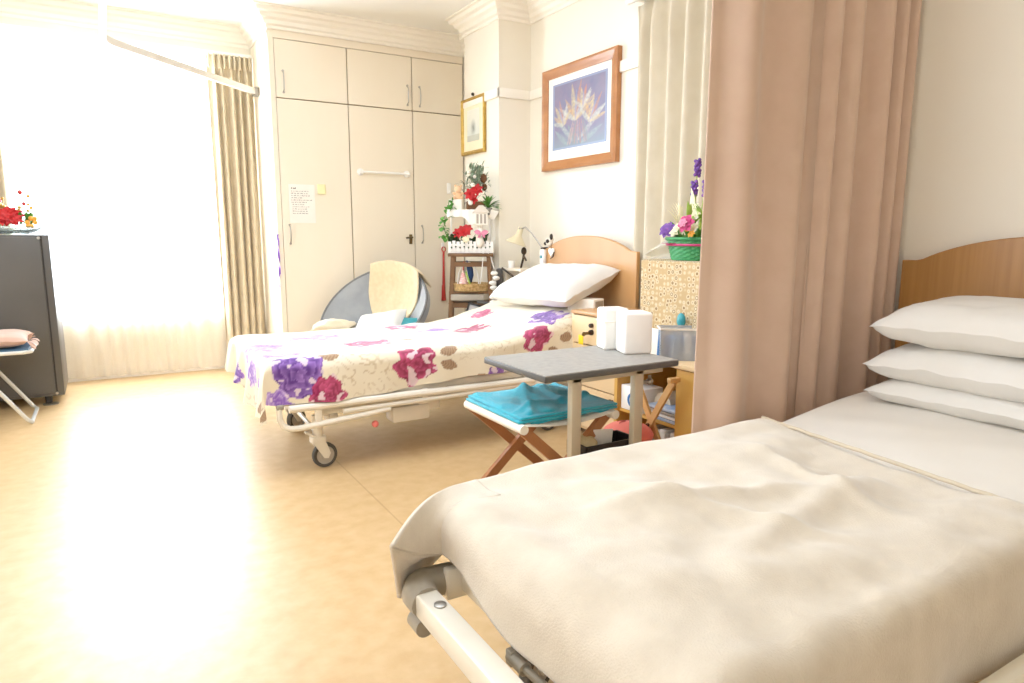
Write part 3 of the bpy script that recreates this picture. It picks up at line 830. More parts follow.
def far_blanket():
    mb = MB(); cols = []
    NU, NV = 330, 190
    s0, s1 = FX0 - .26, 2.33      # along the bed (cloth runs past the foot)
    t0, t1 = FY0 - .185, FY1 + .14  # across the bed
    r = .05
    vs = []
    for j in range(NV + 1):
        for i in range(NU + 1):
            s = s0 + (s1 - s0) * i / NU; t = t0 + (t1 - t0) * j / NV
            x, d1 = edge_map(s, FX0 - .035, 9, r, 0, 0)
            y, d2 = edge_map(t, FY0 - .015, FY1 + .02, r, 0, 0)
            ta = (s - s0) / (s1 - s0)
            z = ftop(x) + .030
            z += .010 * nz(s * 4, t * 5, 1) + .006 * nz(s * 11, t * 9, 3)
            d = (d1 ** 3 + d2 ** 3) ** (1 / 3) if (d1 > 0 and d2 > 0) else max(d1, d2)
            # uneven bottom hem
            lim = 1 + .0
            z -= d
            if d1 > 0:
                x -= min(d1, .25) * (.10 + .22 * (sin(t * 21) * .5 + .2 * sin(t * 47)) ) * .8
                z += d1 * .25 * smooth((t - 3.3) / .5)
            if d2 > 0 and t < FY0 + .2:
                y -= min(d2, .25) * (.02 + .05 * sin(s * 9) + .03 * sin(s * 23 + 1))
                z += d2 * (.06 * sin(s * 5) + .12 * smooth((s - 1.1) / .8))
            if d1 > 0 and d2 > 0:
                k = min(d1, d2); x -= k * .15; y -= k * .12 * (1 if t < 3.5 else -1)
            vs.append((x, y, z))
            cols.append(floral(s if s > FX0 - .035 else s, (FY0 + .01) - t))
    fs = []
    for j in range(NV):
        for i in range(NU):
            a = j * (NU + 1) + i
            fs.append((a, a + 1, a + NU + 2, a + NU + 1))
    mb.add(vs, fs)
    return mb, cols
mb, cols = far_blanket()
o = obj('floral_blanket', mb, M['floral'], cols=cols, sharp=180)
tag(o, 'cream blanket with purple and crimson roses spread over the far bed', 'blanket')
pf = transformed(pillow_mb(.74, .46, .17, 3), tf((2.33, 3.42, .80), 0, 0, 0) @ Matrix.Rotation(-.36, 4, 'Y') @ Matrix.Rotation(pi / 2 + .10, 4, 'Z') @ Matrix.Rotation(.0, 4, 'X'))
tag(obj('pillow', pf, M['linen'], sharp=180), 'white pillow propped against headboard on the floral blanket', 'pillow')
# tissue box on the bed edge by the locker
tb = thing('tissue_box', 'cream tissue box on far bed beside the drawer locker', 'box', (2.36, 3.10, .665))
TM = tf((2.36, 3.12, .668), 0, 0, .35)
obj('box_body', MB().rbox((-.055, -.09, 0), (.055, .09, .07), .006, TM), M['offwhite'], tb)
obj('box_end', MB().box((-.04, -.092, .012), (.04, -.0905, .058), TM), M['book'], tb)

# ------------------------------------------------------------------ near bed
nb = thing('hospital_bed', 'cream metal hospital bed with plain blanket and teak headboard in foreground', 'bed', (1.65, .97, 0))
NX0, NX1, NY0, NY1 = .60, 2.62, .55, 1.40
hb = obj('headboard', headboard_mb(.98, .51, 2.650, 2.685, .25, 1.005, 1.098), M['oak'], nb, bevel=.004)
ins = MB()
def ntop(x): return .465 + .075 * smooth((x - 1.55) / .8)
def slab(x0, x1, y0, y1, top, th, n=24):
    mb = MB()
    mb.grid(lambda u, v: (x0 + (x1 - x0) * u, y0 + (y1 - y0) * v, top(x0 + (x1 - x0) * u)), n, 4)
    mb.grid(lambda u, v: (x0 + (x1 - x0) * u, y0 + (y1 - y0) * v, top(x0 + (x1 - x0) * u) - th), n, 4, flip=True)
    mb.grid(lambda u, v: (x0 + (x1 - x0) * u, y0, top(x0 + (x1 - x0) * u) - v * th), n, 2, flip=True)
    mb.grid(lambda u, v: (x0 + (x1 - x0) * u, y1, top(x0 + (x1 - x0) * u) - v * th), n, 2)
    mb.grid(lambda u, v: (x0, y0 + (y1 - y0) * u, top(x0) - v * th), 4, 2)
    mb.grid(lambda u, v: (x1, y0 + (y1 - y0) * u, top(x1) - v * th), 4, 2, flip=True)
    return mb
obj('mattress', slab(NX0 + .06, NX1, NY0 + .02, NY1 - .02, lambda x: ntop(x) - .008, .13), M['mattressw'], nb)
# foot end beam with bumper
fr = obj('foot_rail', MB().rbox((.500, .35, .308), (.550, 1.235, .358), .006), M['bedmetal'], nb)
T_ = Matrix.Translation((.528, 1.165, .358))
obj('bolt_cap', MB().lathe([(.0, 0), (.013, 0), (.013, .003), (.009, .004), (.0, .004)], n=18, M=T_), M['steel'], fr)
bm_ = MB()
bp = [(.525, 1.225, .333), (.525, 1.25, .333), (.527, 1.272, .333), (.536, 1.288, .333), (.552, 1.298, .333), (.58, 1.302, .333), (.66, 1.302, .333)]
bm_.tube(bp, [.034, .036, .038, .039, .038, .035, .030], 16)
obj('corner_bumper', bm_, M['beddark'], fr)
obj('roller', MB().cyl((.520, 1.275, .278), (.520, 1.225, .278), .021, 16), M['beddark'], fr)
ir = MB().rbox((.622, .40, .318), (.650, 1.26, .362), .005).rbox((.59, 1.262, .300), (.66, 1.285, .372), .004)
ir.rbox((.60, .55, .290), (2.60, .585, .330), .006).rbox((.60, 1.34, .290), (2.60, 1.375, .330), .006)
for x in (1.0, 1.5, 2.0, 2.5): ir.box((x, .56, .30), (x + .04, 1.37, .32))
obj('platform_frame', ir, M['bedmetal'], nb)
lv = MB().cyl((.585, .98, .335), (.585, .93, .335), .013, 12).tube([(.585, .94, .335), (.595, .86, .330), (.60, .72, .325)], .008, 10).rbox((.575, .965, .32), (.63, .985, .35), .003)
obj('height_lever', lv, M['beddark'], nb)
s_ = MB().rbox((.95, .470, .275), (2.35, .505, .335), .012)
for x in (1.05, 1.7, 2.3): s_.rbox((x, .50, .285), (x + .03, .56, .325), .004)
obj('side_rail', s_, M['bedmetal'], nb)
for (x, y) in ((.80, .72), (.80, 1.25), (2.3, .72), (2.3, 1.25)): caster(nb, x, y, .06, .4)
lg = MB()
for y in (.78, 1.18): lg.rbox((.78, y, .18), (2.33, y + .03, .21), .005)
for x in (.78, 2.28): lg.rbox((x, .70, .17), (x + .05, 1.27, .22), .006)
for (x, y) in ((.80, .72), (.80, 1.25), (2.3, .72), (2.3, 1.25)): lg.rbox((x - .018, y - .018, .19), (x + .018, y + .018, .31), .004)
obj('lower_frame', lg, M['bedmetal'], nb)

# fitted sheet
def sheet_mb():
    mb = MB(); r = .035
    def fn(u, v):
        s = 1.50 + (2.60 - 1.50) * u; t = NY0 - .14 + (NY1 - NY0 + .28) * v
        y, d = edge_map(t, NY0 - .005, NY1 + .005, r, 0, 0)
        z = ntop(s) + .010 - d + (.004 * nz(s * 5, t * 6, 2) + .004 * nz(s * 9 + t * 5, t * 3, 5)) * (1 if d == 0 else 0)
        return (s, y, z)
    return mb.grid(fn, 60, 70)
tag(obj('bed_sheet', sheet_mb(), M['sheet'], sharp=180), 'smooth ivory sheet tucked under the three pillows on near bed', 'sheet')

# plain fleece blanket
def btop(x): return .515 + (ntop(x) + .030 - .515) * smooth((x - 1.2) / .6)
BX, BY0, BY1, BR = NX0 - .005, NY0 - .018, NY1 + .040, .085
def fold_x(t): return 1.805 - .13 * max(0, min(1, (BY1 - t) / .88))
def near_blanket():
    mb = MB(); r = BR
    s0, s1 = BX - .115, 1.775
    t0, t1 = NY0 - .22, BY1 + .14
    NU, NV = 210, 180
    vs = []; keep = []
    def wr(s, t):
        w = .020 * nz(s * 3.1 + 1, t * 2.6, 4) + .013 * nz(s * 2.0 + t * 5.0, t * 4.5 - s * 2, 7) + .006 * nz(s * 12, t * 9, 2)
        w += .016 * math.exp(-((t - 1.05 + .30 * (s - 1.0)) / .035) ** 2) * smooth((s - .75) / .2) * smooth((1.45 - s) / .3)
        w += .014 * math.exp(-((t - .80 - .22 * (s - 1.0)) / .04) ** 2) * smooth((s - .8) / .3) * smooth((1.7 - s) / .2)
        w += .011 * math.exp(-((s - 1.1 + .5 * (t - .9)) / .03) ** 2) * smooth((t - .65) / .2) * smooth((1.3 - t) / .2)
        w += .012 * math.exp(-((s - 1.42 - .25 * (t - .9)) / .03) ** 2) * smooth((t - .7) / .2) * smooth((1.25 - t) / .2)
        w += .006 * nz(s * 7 + t * 4, t * 8 - s * 3, 11)
        return w * 1.3
    def surf(s, t):
        x, d1 = edge_map(s, BX, 9, r, 0, 0)
        y, d2 = edge_map(t, BY0, BY1, .045, 0, 0)
        d = (d1 ** 3 + d2 ** 3) ** (1 / 3) if (d1 > 0 and d2 > 0) else max(d1, d2)
        flat = 1 - smooth(d / .06)
        edge = smooth((BY1 - t) / .12) * smooth((s - BX) / .12)
        z = btop(x) + wr(s, t) * (.25 + .75 * flat * (.3 + .7 * edge))
        z = max(z, ntop(x) + .022) - d
        z -= .006 * smooth((s - fold_x(t) + .03) / .03)
        if d1 > 0:
            x -= min(d1, .2) * (.06 + .06 * sin(t * 13 + 1))
            z += d1 * .25 * smooth((t - .9) / .4)
        if d2 > 0:
            y += (-1 if t < 1 else 1) * min(d2, .25) * (.04 + .05 * sin(s * 8) + .03 * sin(s * 19))
        return Vector((x, y, z))
    SC_, TC_ = BX + .12, 1.30
    for j in range(NV + 1):
        for i in range(NU + 1):
            t = t0 + (t1 - t0) * j / NV; s = s0 + (fold_x(t) - s0) * i / NU
            vs.append(surf(s, t)); keep.append((s, t))
    fs = []
    for j in range(NV):
        for i in range(NU):
            a = j * (NU + 1) + i
            q = (a, a + 1, a + NU + 2, a + NU + 1)
            if not all(keep[k][0] < SC_ + .012 and keep[k][1] > TC_ - .004 for k in q): fs.append(q)
    mb.add(vs, fs)
    # dog-eared far foot corner, pulled outward over the bumper
    TE = BY1 - .012
    A = surf(SC_ + .03, TE); B = Vector((.452, 1.232, .476)); Cc = Vector((.500, 1.322, .305))
    def E_(v):
        return surf(SC_ + .03 + (s0 - SC_ - .03) * v, TC_ - .006)
    D = E_(1.0); D2 = D + Vector((.0, .09, -.03))
    def O_(v):
        return A.lerp(B, v) + Vector((-.012, .012, .028)) * sin(pi * v)
    def pan(u, v):
        base = E_(v).lerp(O_(v), u)
        top = surf(SC_ + .03 - .3 * v, TC_ - .006 + (TE - TC_ + .006) * u) + Vector((0, 0, .0015))
        k = max(0, 1 - v * 6)
        base = base.lerp(top, k * k) if k > 0 else base
        return base + Vector((.010, .014, -.020)) * sin(pi * u) * v
    mb.grid(pan, 24, 40)
    mb.grid(lambda u, v: D.lerp(B, u).lerp(D2.lerp(Cc, u), v) + Vector((.010, .014, -.020)) * sin(pi * u) * (1 - v) + Vector((.004, .02, 0)) * sin(pi * u) * sin(pi * v * .5), 24, 10)
    # its outer side falling behind the bumper
    mb.grid(lambda u, v: O_(u).lerp(surf(SC_, t1).lerp(Cc, u), v), 20, 12, flip=True)
    return mb
bl = thing('fleece_blanket', 'plain cream fleece blanket spread over the near bed foot half', 'blanket', (1.1, .97, .47))
obj('blanket_cloth', near_blanket(), M['blanket'], bl, sharp=180, solid=.008)
hm = MB()
hm.tube([(fold_x(NY0 + (NY1 + .02 - NY0) * k / 40), NY0 + (NY1 + .02 - NY0) * k / 40, btop(1.75) + .004 + .003 * nz(k * .5, 0, 0)) for k in range(41)], .006, 8)
obj('hem_edge', hm, mat('hem_binding', '#c9baa2', .85), bl)

def pil(z, rx, rz, L, W, T, sd, xo, yo, droop, label):
    p = transformed(pillow_mb(L, W, T, sd, droop=droop), tf((2.40 + xo, 1.01 + yo, z)) @ Matrix.Rotation(rx, 4, 'Y') @ Matrix.Rotation(pi / 2 + rz, 4, 'Z'))
    tag(obj('pillow', p, M['linen'], sharp=180), label, 'pillow', 'white pillows stacked on the near bed')
pil(.590, -.03, .02, .61, .44, .104, 21, -.01, .0, .004, 'bottom white pillow of the stack of three on near bed')
pil(.685, -.05, -.02, .625, .44, .140, 33, -.01, .0, .010, 'middle white pillow of the stack of three on near bed')
pil(.822, -.07, .03, .61, .44, .150, 47, -.005, .0, .016, 'topmost white pillow of the stack of three on near bed')

# ------------------------------------------------------------------ bedside lockers
lk = thing('bedside_locker', 'pale maple bedside locker with drawers and key between table and far bed', 'locker', (2.42, 2.80, 0))
LX, LY0, LY1, LZ = 2.20, 2.575, 3.03, .69
c_ = MB().box((LX + .015, LY0, .03), (2.54, LY0 + .018, LZ - .018)).box((LX + .015, LY1 - .018, .03), (2.54, LY1, LZ - .018)).box((2.525, LY0, .03), (2.54, LY1, LZ - .018)).box((LX + .02, LY0, .03), (2.54, LY1, .05))
c_.box((LX, LY0, .03), (LX + .02, LY0 + .018, LZ - .018)).box((LX, LY1 - .018, .03), (LX + .02, LY1, LZ - .018))
obj('carcass', c_, M['beechlight'], lk, bevel=.002)
obj('locker_top', MB().rbox((LX - .005, LY0 - .005, LZ - .018), (2.545, LY1 + .005, LZ), .004), M['beech'], lk)
obj('shadow_gap', MB().box((LX + .015, LY0 + .018, .05), (LX + .02, LY1 - .018, LZ - .02)), M['gap'], lk)
dz = [(.515, .665), (.285, .508), (.055, .278)]
for i, (a, b) in enumerate(dz):
    d = obj('drawer', MB().box((LX - .002, LY0 + .022, a), (LX + .016, LY1 - .022, b)), M['beechlight'], lk, bevel=.002)
    if i:
        T_ = Matrix.Translation((LX - .002, 2.66, b - .03)) @ Matrix.Rotation(-pi / 2, 4, 'Y')
        obj('knob', MB().lathe([(.006, 0), (.006, .01), (.012, .016), (.013, .022), (.0, .026)], n=14, M=T_), M['key'], d)
    else:
        for (zz, r_) in ((.622, .012), (.585, .015)):
            T_ = Matrix.Translation((LX - .002, 2.845, zz)) @ Matrix.Rotation(-pi / 2, 4, 'Y')
            obj('drawer_lock', MB().lathe([(r_, 0), (r_, .012), (r_ * .8, .018), (.0, .018)], n=16, M=T_), M['key'], d)
        obj('key', MB().box((LX - .05, 2.842, .575), (LX - .018, 2.848, .590)).cyl((LX - .055, 2.845, .58), (LX - .055, 2.850, .58), .012, 12), M['brass'], d)
        obj('yellow_key_tag', MB().rbox((LX - .055, 2.855, .520), (LX - .050, 2.895, .572), .006), M['yellow'], d)
for (x, y) in ((2.24, 2.6), (2.24, 3.0), (2.51, 2.6), (2.51, 3.0)):
    obj('foot', MB().cyl((x, y, 0), (x, y, .032), .018, 12), M['rubber'], lk)
tn = thing('ointment_pot', 'white pot with yellow base on the drawer locker top', 'pot', (2.44, 2.645, LZ))
obj('pot', MB().lathe([(.034, .012), (.034, .05), (.030, .052), (.0, .052)], (2.46, 2.655, LZ), 22), M['white'], tn)
obj('green_label', MB().lathe([(.0345, .02), (.0345, .042)], (2.46, 2.655, LZ), 22, cap=False), M['lime'], tn)
obj('base_dish', MB().lathe([(.0, 0), (.052, 0), (.056, .012), (.035, .012), (.0, .012)], (2.44, 2.665, LZ), 24), M['orange'], tn)

l2 = thing('open_locker', 'honey wood open-fronted locker with magazines behind the overbed table', 'locker', (2.38, 2.25, 0))
AX, AY0, AY1, AZ = 2.11, 1.93, 2.545, .545
c_ = MB().box((AX, AY1 - .022, 0), (2.54, AY1, AZ - .02)).box((AX + .01, AY0, 0), (2.54, AY0 + .02, AZ - .02)).box((2.52, AY0, 0), (2.54, AY1, AZ - .02)).box((AX + .02, AY0, .03), (2.54, AY1, .05)).box((AX + .02, AY0, .24), (2.52, AY1, .255))
obj('carcass', c_, M['yellowwood'], l2, bevel=.002)
obj('locker_top', MB().rbox((AX - .01, AY0 - .01, AZ - .022), (2.545, AY1, AZ), .004), M['beechlight'], l2)
obj('front_panel', MB().box((AX, AY0, .03), (AX + .018, 2.125, AZ - .026)), M['yellowwood'], l2, bevel=.002)
ro = MB().lathe([(.018, 0), (.055, .0), (.055, .11), (.018, .11)], n=24, M=Matrix.Translation((2.20, 2.30, .31)) @ Matrix.Rotation(pi / 2, 4, 'Y'), cap=False)
tag(obj('tissue_roll', ro, M['bedroll']), 'beige paper roll lying on the open locker shelf', 'roll')
cr = thing('carton', 'white carton with blue ring emblem in the open locker', 'carton', (2.2, 2.45, .255))
obj('carton_body', MB().rbox((2.13, 2.36, .256), (2.26, 2.515, .375), .004), M['white'], cr)
T_ = Matrix.Translation((2.129, 2.43, .31)) @ Matrix.Rotation(-pi / 2, 4, 'Y')
obj('blue_ring', MB().lathe([(.022, 0), (.022, .001), (.036, .001), (.036, 0)], n=28, M=T_, cap=False).lathe([(0, .0005), (.012, .0005)], n=18, M=T_, cap=False), M['blue'], cr)
for k in range(4):
    zz = .256 + k * .016
    mg = MB().rbox((2.135, 2.15, zz), (2.38, 2.335, zz + .013), .003, tf((0, 0, 0), 0, 0, 0))
    tag(obj('magazine', mg, [M['mag'], M['white'], M['book'], M['mag']][k]), ['blue-grey magazine at bottom of the pile in open locker', 'white magazine second from bottom of the locker pile', 'grey magazine third up in the locker pile', 'blue magazine on top of the pile in open locker'][k], 'magazine', 'magazines in the open locker')
for k in range(5):
    y = 2.145 + k * .033
    tag(obj('book', MB().rbox((2.135, y, .051), (2.33, y + .029, .215 - .012 * (k % 2)), .003), [M['offwhite'], M['book'], M['paper'], M['offwhite'], M['book']][k]), ['pale book first from the right under the locker shelf', 'grey book second from the right under the locker shelf', 'white book in the middle of the row in open locker', 'pale book fourth from the right under locker shelf', 'grey book leftmost of the row in open locker'][k], 'book', 'books at the bottom of the open locker')

# cloth covered box with the flower basket
sb = tag(obj('storage_box', MB().rbox((2.31, 2.17, AZ), (2.53, 2.55, .965), .006), M['wicker']), 'storage box standing on open locker under the dotted cloth', 'box')
CX0, CX1, CY0, CY1, CZ = 2.285, 2.54, 2.145, 2.565, .975
def cloth_fn(u, v):
    # wraps front (facing -x), over the top; u across y, v from the bottom of the front up and over
    y = CY1 + (CY0 - CY1) * u
    L1 = CZ - AZ - .012
    L = v * (L1 + (CX1 - CX0))
    wob = .008 * sin(u * 15) * max(0, 1 - L / L1)
    if L < L1: return (CX0 - wob - .005, y + .01 * (u - .5) * (1 - L / L1), AZ + .012 + L)
    return (CX0 + (L - L1), y, CZ + .004)
cl = MB().grid(cloth_fn, 40, 50)
for (yy, s) in ((CY1, 1), (CY0, -1)):
    cl.grid(lambda u, v, yy=yy, s=s: (CX0 + (CX1 - CX0) * u, yy + s * .004 * sin(u * 14), CZ + .004 - .30 * v), 20, 12, flip=(s < 0))
tag(obj('table_cloth', cl, M['lace'], sharp=50, solid=.002), 'cream cloth with brown dotted pattern draped over box under the flower basket', 'cloth')
bk = thing('flower_basket', 'green woven basket of purple, pink and cream flowers before stone curtain', 'flower basket', (2.38, 2.36, CZ + .006))
bz = CZ + .006; bc = (2.375, 2.335)
def bask(u, v):
    a = 2 * pi * u
    rr_ = (.075 + .022 * v) * (1 + .035 * sin(v * 5 * 2 * pi / 1 + (0 if int(u * 30) % 2 else pi)))
    return (bc[0] + rr_ * .85 * cos(a), bc[1] + rr_ * 1.35 * sin(a), bz + .095 * v)
obj('basket', MB().grid(bask, 60, 20).lathe([(.0, 0), (.075, 0)], (bc[0], bc[1], bz + .002), 24, cap=False), M['greenbasket'], bk)
rim = [(bc[0] + .099 * .85 * cos(k * pi / 12), bc[1] + .099 * 1.35 * sin(k * pi / 12), bz + .1) for k in range(24)]
obj('rim', MB().tube(rim, .008, 8, closed=True), M['greenbasket'], bk)
rb = [(bc[0] + .0975 * .85 * cos(k * pi / 12), bc[1] + .0975 * 1.35 * sin(k * pi / 12), bz + .072) for k in range(24)]
ribbon = MB().tube(rb, .006, 6, closed=True)
for s in (-1, 1): ribbon.leaf((bc[0] - .085, bc[1] + .05, bz + .07), (bc[0] - .09, bc[1] + .05 + s * .05, bz + .075), .022)
obj('pink_ribbon', ribbon, M['magenta'], bk)
def blossom(mb, c, r, n=6, tilt=(-.6, -.4, .6), w=.8, layers=1, cup=.3, sd=0):
    c = Vector(c); ax = Vector(tilt).normalized(); s = ax.orthogonal().normalized(); q = ax.cross(s)
    for l in range(layers):
        rr_ = r * (1 - .3 * l)
        for k in range(n):
            a = 2 * pi * (k + .5 * l) / n + sd
            d = s * cos(a) + q * sin(a)
            mb.leaf(c + ax * (.004 * l), c + d * rr_ + ax * (rr_ * (.25 + .35 * l)), rr_ * w, cup=cup, up=ax)
    return mb
rr = random.Random(5)
f1 = MB(); blossom(f1, (bc[0] - .06, bc[1] + .085, bz + .135), .045, 8, (-.8, -.2, .5), .75, 3); obj('violet_flower', f1, M['purple'], bk); f1 = MB(); blossom(f1, (bc[0] - .02, bc[1] + .155, bz + .155), .022, 6, (-.5, .3, .7), .8, 2)
obj('violet_flower', f1, M['purple'], bk)
f2 = MB(); blossom(f2, (bc[0] - .085, bc[1] - .06, bz + .165), .045, 6, (-.9, -.2, .35), .9, 2)
obj('pink_flower', f2, M['magenta'], bk)
f2 = MB(); blossom(f2, (bc[0] - .105, bc[1] - .055, bz + .17), .023, 6, (-.9, -.2, .35), .9, 2); obj('pale_flower_centre', f2, M['pink'], bk)
f3 = MB()
for (dx, dy, dz_) in ((-.07, .035, .125), (-.06, .02, .15), (-.05, .055, .12), (-.03, -.06, .21), (-.05, -.07, .15), (-.02, -.04, .24)):
    blossom(f3, (bc[0] + dx, bc[1] + dy, bz + dz_), .026, 5, (-.7, -.2, .6), .7, 2, sd=rr.random())
for k in range(8):
    a = -.5 + .16 * k; f3.leaf((bc[0] - .02, bc[1] + .05, bz + .12), (bc[0] - .05, bc[1] + .06 + .10 * sin(a), bz + .12 + .15 * cos(a)), .020)
obj('cream_flowers', f3, M['cream'], bk)
f4 = MB()
for k in range(26):
    a = rr.uniform(0, 2 * pi); b = rr.uniform(.2, 1); f4.leaf((bc[0] + .03 * cos(a), bc[1] + .06 * sin(a), bz + .09), (bc[0] + .09 * cos(a), bc[1] + .13 * sin(a), bz + .09 + .10 * b), .025)
obj('leaves', f4, M['green'], bk)
f5 = MB()
for k in range(14):
    f5.leaf((bc[0] + rr.uniform(-.05, 0), bc[1] - .06 + rr.uniform(-.04, .04), bz + .14), (bc[0] + rr.uniform(-.09, 0), bc[1] - .07 + rr.uniform(-.08, .06), bz + .16 + rr.uniform(0, .12)), .022)
obj('lime_leaves', f5, M['lime'], bk)
f6 = MB()
for (dy, top, nb_) in ((-.045, .45, 2), (-.10, .36, 1), (-.01, .36, 1)):
    f6.tube([(bc[0] - .01, bc[1] + dy * .5, bz + .1), (bc[0] - .02, bc[1] + dy, bz + top)], .0025, 6)
obj('stems', f6, M['lime'], bk)
for (dy, z0, z1) in ((-.045, .385, .455), (-.03, .30, .36), (-.10, .29, .36)):
    f7 = MB().tube([(bc[0] - .02, bc[1] + dy, bz + z0), (bc[0] - .02, bc[1] + dy, bz + z1)], .006, 6)
    for k in range(16):
        zz = z0 + (z1 - z0) * k / 15; a = k * 2.4
        f7.ball((bc[0] - .02 + .010 * cos(a), bc[1] + dy + .011 * sin(a), bz + zz), .0085, 7, 5)
    obj('lavender_spike', f7, M['purple'], bk)
f8 = MB(); f8.leaf((bc[0] - .03, bc[1] + .01, bz + .12), (bc[0] - .05, bc[1] - .04, bz + .33), .04, up=(1, 0, 0)); f8.leaf((bc[0] - .03, bc[1] + .03, bz + .12), (bc[0] - .04, bc[1] - .03, bz + .26), .035, up=(1, 0, 0))
obj('white_paper_leaves', f8, M['cream'], bk)
f9 = MB(); blossom(f9, (bc[0] - .08, bc[1] - .085, bz + .12), .02, 6, (-.8, -.1, .5), .8, 2); blossom(f9, (bc[0] - .08, bc[1] - .06, bz + .14), .014, 6, (-.8, -.1, .5), .8, 1)
obj('yellow_flower', f9, M['orange'], bk)
ce = MB().grid(lambda u, v: (2.30 + .02 * sin(v * 7) + .04 * u, 2.54 - .13 * u, CZ + .010 + (.11 * v) * (1 - .75 * (1 - u) ** 1.5) + .004 * nz(u * 9, v * 9)), 14, 12)
obj('cellophane_wrap', ce, M['cello'], bk)

# ------------------------------------------------------------------ overbed table
ot = thing('overbed_table', 'grey topped overbed table on champagne metal legs over the folding stool', 'table', (1.6, 2.1, 0))
TX0, TX1, TY0, TY1, TZ = 1.265, 1.885, 1.893, 2.325, .62
obj('table_top', MB().box((TX0, TY0, TZ - .004), (TX1, TY1, TZ)), M['grey_top'], ot)
obj('top_edging', MB().rbox((TX0 - .003, TY0 - .003, TZ - .026), (TX1 + .003, TY1 + .003, TZ - .003), .004), M['dark_edge'], ot)
lgm = MB().rbox((1.40, 1.925, TZ - .05), (1.84, 1.955, TZ - .026), .004)
obj('under_bar', lgm, M['table_leg'], ot)
for x in (1.425, 1.72):
    l_ = obj('leg', MB().rbox((x - .022, 1.925, .025), (x + .022, 1.955, TZ - .03), .005), M['table_leg'], ot)
    obj('foot_bar', MB().rbox((x - .022, 1.80, .0), (x + .022, 2.28, .03), .006), M['table_leg'], l_)
kn = MB().cyl((1.742, 1.94, .535), (1.775, 1.94, .535), .008, 10).ball((1.785, 1.94, .535), .014, 10, 8).cyl((1.785, 1.94, .535), (1.785, 1.94, .56), .006, 8)
obj('clamp_knob', kn, M['steel'], ot)
tr = MB().box((1.50, 1.962, .252), (1.755, 2.09, .262)).box((1.50, 1.962, .252), (1.755, 1.970, .308)).box((1.50, 2.082, .252), (1.755, 2.09, .308)).box((1.50, 1.962, .252), (1.508, 2.09, .308)).box((1.747, 1.962, .252), (1.755, 2.09, .308))
tag(obj('black_tray', tr, M['blackplastic'], bevel=.002), 'black tray slung between the legs of the overbed table', 'tray')
tag(obj('white_card', MB().box((-.04, -.001, 0), (.04, .001, .085), tf((1.63, 2.035, .263), .2, 0, -.35)), M['paper']), 'white card standing in black tray under the overbed table', 'card')
po = MB().ball((1.55, 2.03, .295), .048, 18, 12, (.9, .85, .7), bump=.25, seed=3)
tag(obj('beige_pouch', po, mat('beige_knit', '#cdbb90', .9, bump=.5, bscale=200), sharp=180), 'small beige knitted pouch in black tray by left table leg', 'pouch')
# white canisters
def canister(x, y, wx, wy, h, rz, label, lip):
    T_ = tf((x, y, TZ), 0, 0, rz)
    c = thing('paper_dispenser', label, 'dispenser', (x, y, TZ), rz, 'white dispensers on the overbed table')
    obj('dispenser_body', MB().rbox((-wx / 2, -wy / 2, 0), (wx / 2, wy / 2, h), .012, k=3), M['white'], c, local=True)
    if lip: obj('lid_seam', MB().rbox((-wx / 2 - .002, -wy / 2 - .002, h * .66), (wx / 2 + .002, wy / 2 + .002, h * .70), .004), M['offwhite'], c, local=True)
    else: obj('side_slot', MB().rbox((wx / 2 - .001, -.02, h * .45), (wx / 2 + .002, .02, h * .7), .001), M['offwhite'], c, local=True)
canister(1.845, 2.11, .12, .115, .170, -.35, 'white paper dispenser at the front right on overbed table', False)
canister(1.835, 2.235, .11, .10, .175, -.3, 'white lidded dispenser behind the other one on overbed table', True)
# clear caddy on the open locker with toiletries
cd = thing('clear_caddy', 'smoky clear plastic caddy of toiletries on the open locker', 'container', (2.20, 2.20, AZ), -.62)
a_, b_, h_ = .095, .055, .145
w_ = MB().box((-a_, -b_, 0), (a_, b_, .004)).box((-a_, -b_, 0), (a_, -b_ + .004, h_)).box((-a_, b_ - .004, 0), (a_, b_, h_)).box((-a_, -b_, 0), (-a_ + .004, b_, h_)).box((a_ - .004, -b_, 0), (a_, b_, h_))
obj('container_body', w_, M['clear'], cd, local=True)
obj('rim', MB().box((-a_ - .004, -b_ - .004, h_ - .008), (a_ + .004, -b_, h_)).box((-a_ - .004, b_, h_ - .008), (a_ + .004, b_ + .004, h_)).box((-a_ - .004, -b_, h_ - .008), (-a_, b_, h_)).box((a_, -b_, h_ - .008), (a_ + .004, b_, h_)), M['offwhite'], cd, local=True)
cT = tf((2.20, 2.20, AZ), 0, 0, -.62)
tag(obj('blue_bottle', MB().lathe([(0, .005), (.022, .006), (.022, .09), (.010, .10), (.010, .118), (0, .118)], (-.02, .0, 0), 18, cT), M['paleblue']), 'pale blue bottle inside the clear caddy', 'bottle')
tag(obj('cream_tube', MB().lathe([(0, .005), (.018, .006), (.02, .06), (.015, .11), (0, .112)], (.035, .01, 0), 18, cT), M['offwhite']), 'white cream tube inside the clear caddy', 'tube')
tag(obj('blue_wipes_pack', MB().rbox((-.07, .018, .005), (.075, .045, .10), .006, cT), M['blue']), 'blue wipes pack at back of the clear caddy', 'packet')
br = thing('hair_brush', 'teal hairbrush standing up behind the clear caddy', 'brush', (2.24, 2.27, AZ))
obj('brush_head', MB().ball((2.255, 2.255, AZ + .165), .030, 16, 12, (.55, .8, 1.15)), M['teal'], br)
obj('brush_handle', MB().tube([(2.255, 2.255, AZ), (2.255, 2.255, AZ + .145)], .009, 10), M['teal'], br)
tag(obj('blue_pen', MB().tube([(2.12, 2.255, AZ + .002), (2.135, 2.262, AZ + .13)], .007, 10), M['blue']), 'blue marker standing left of the clear caddy', 'pen')
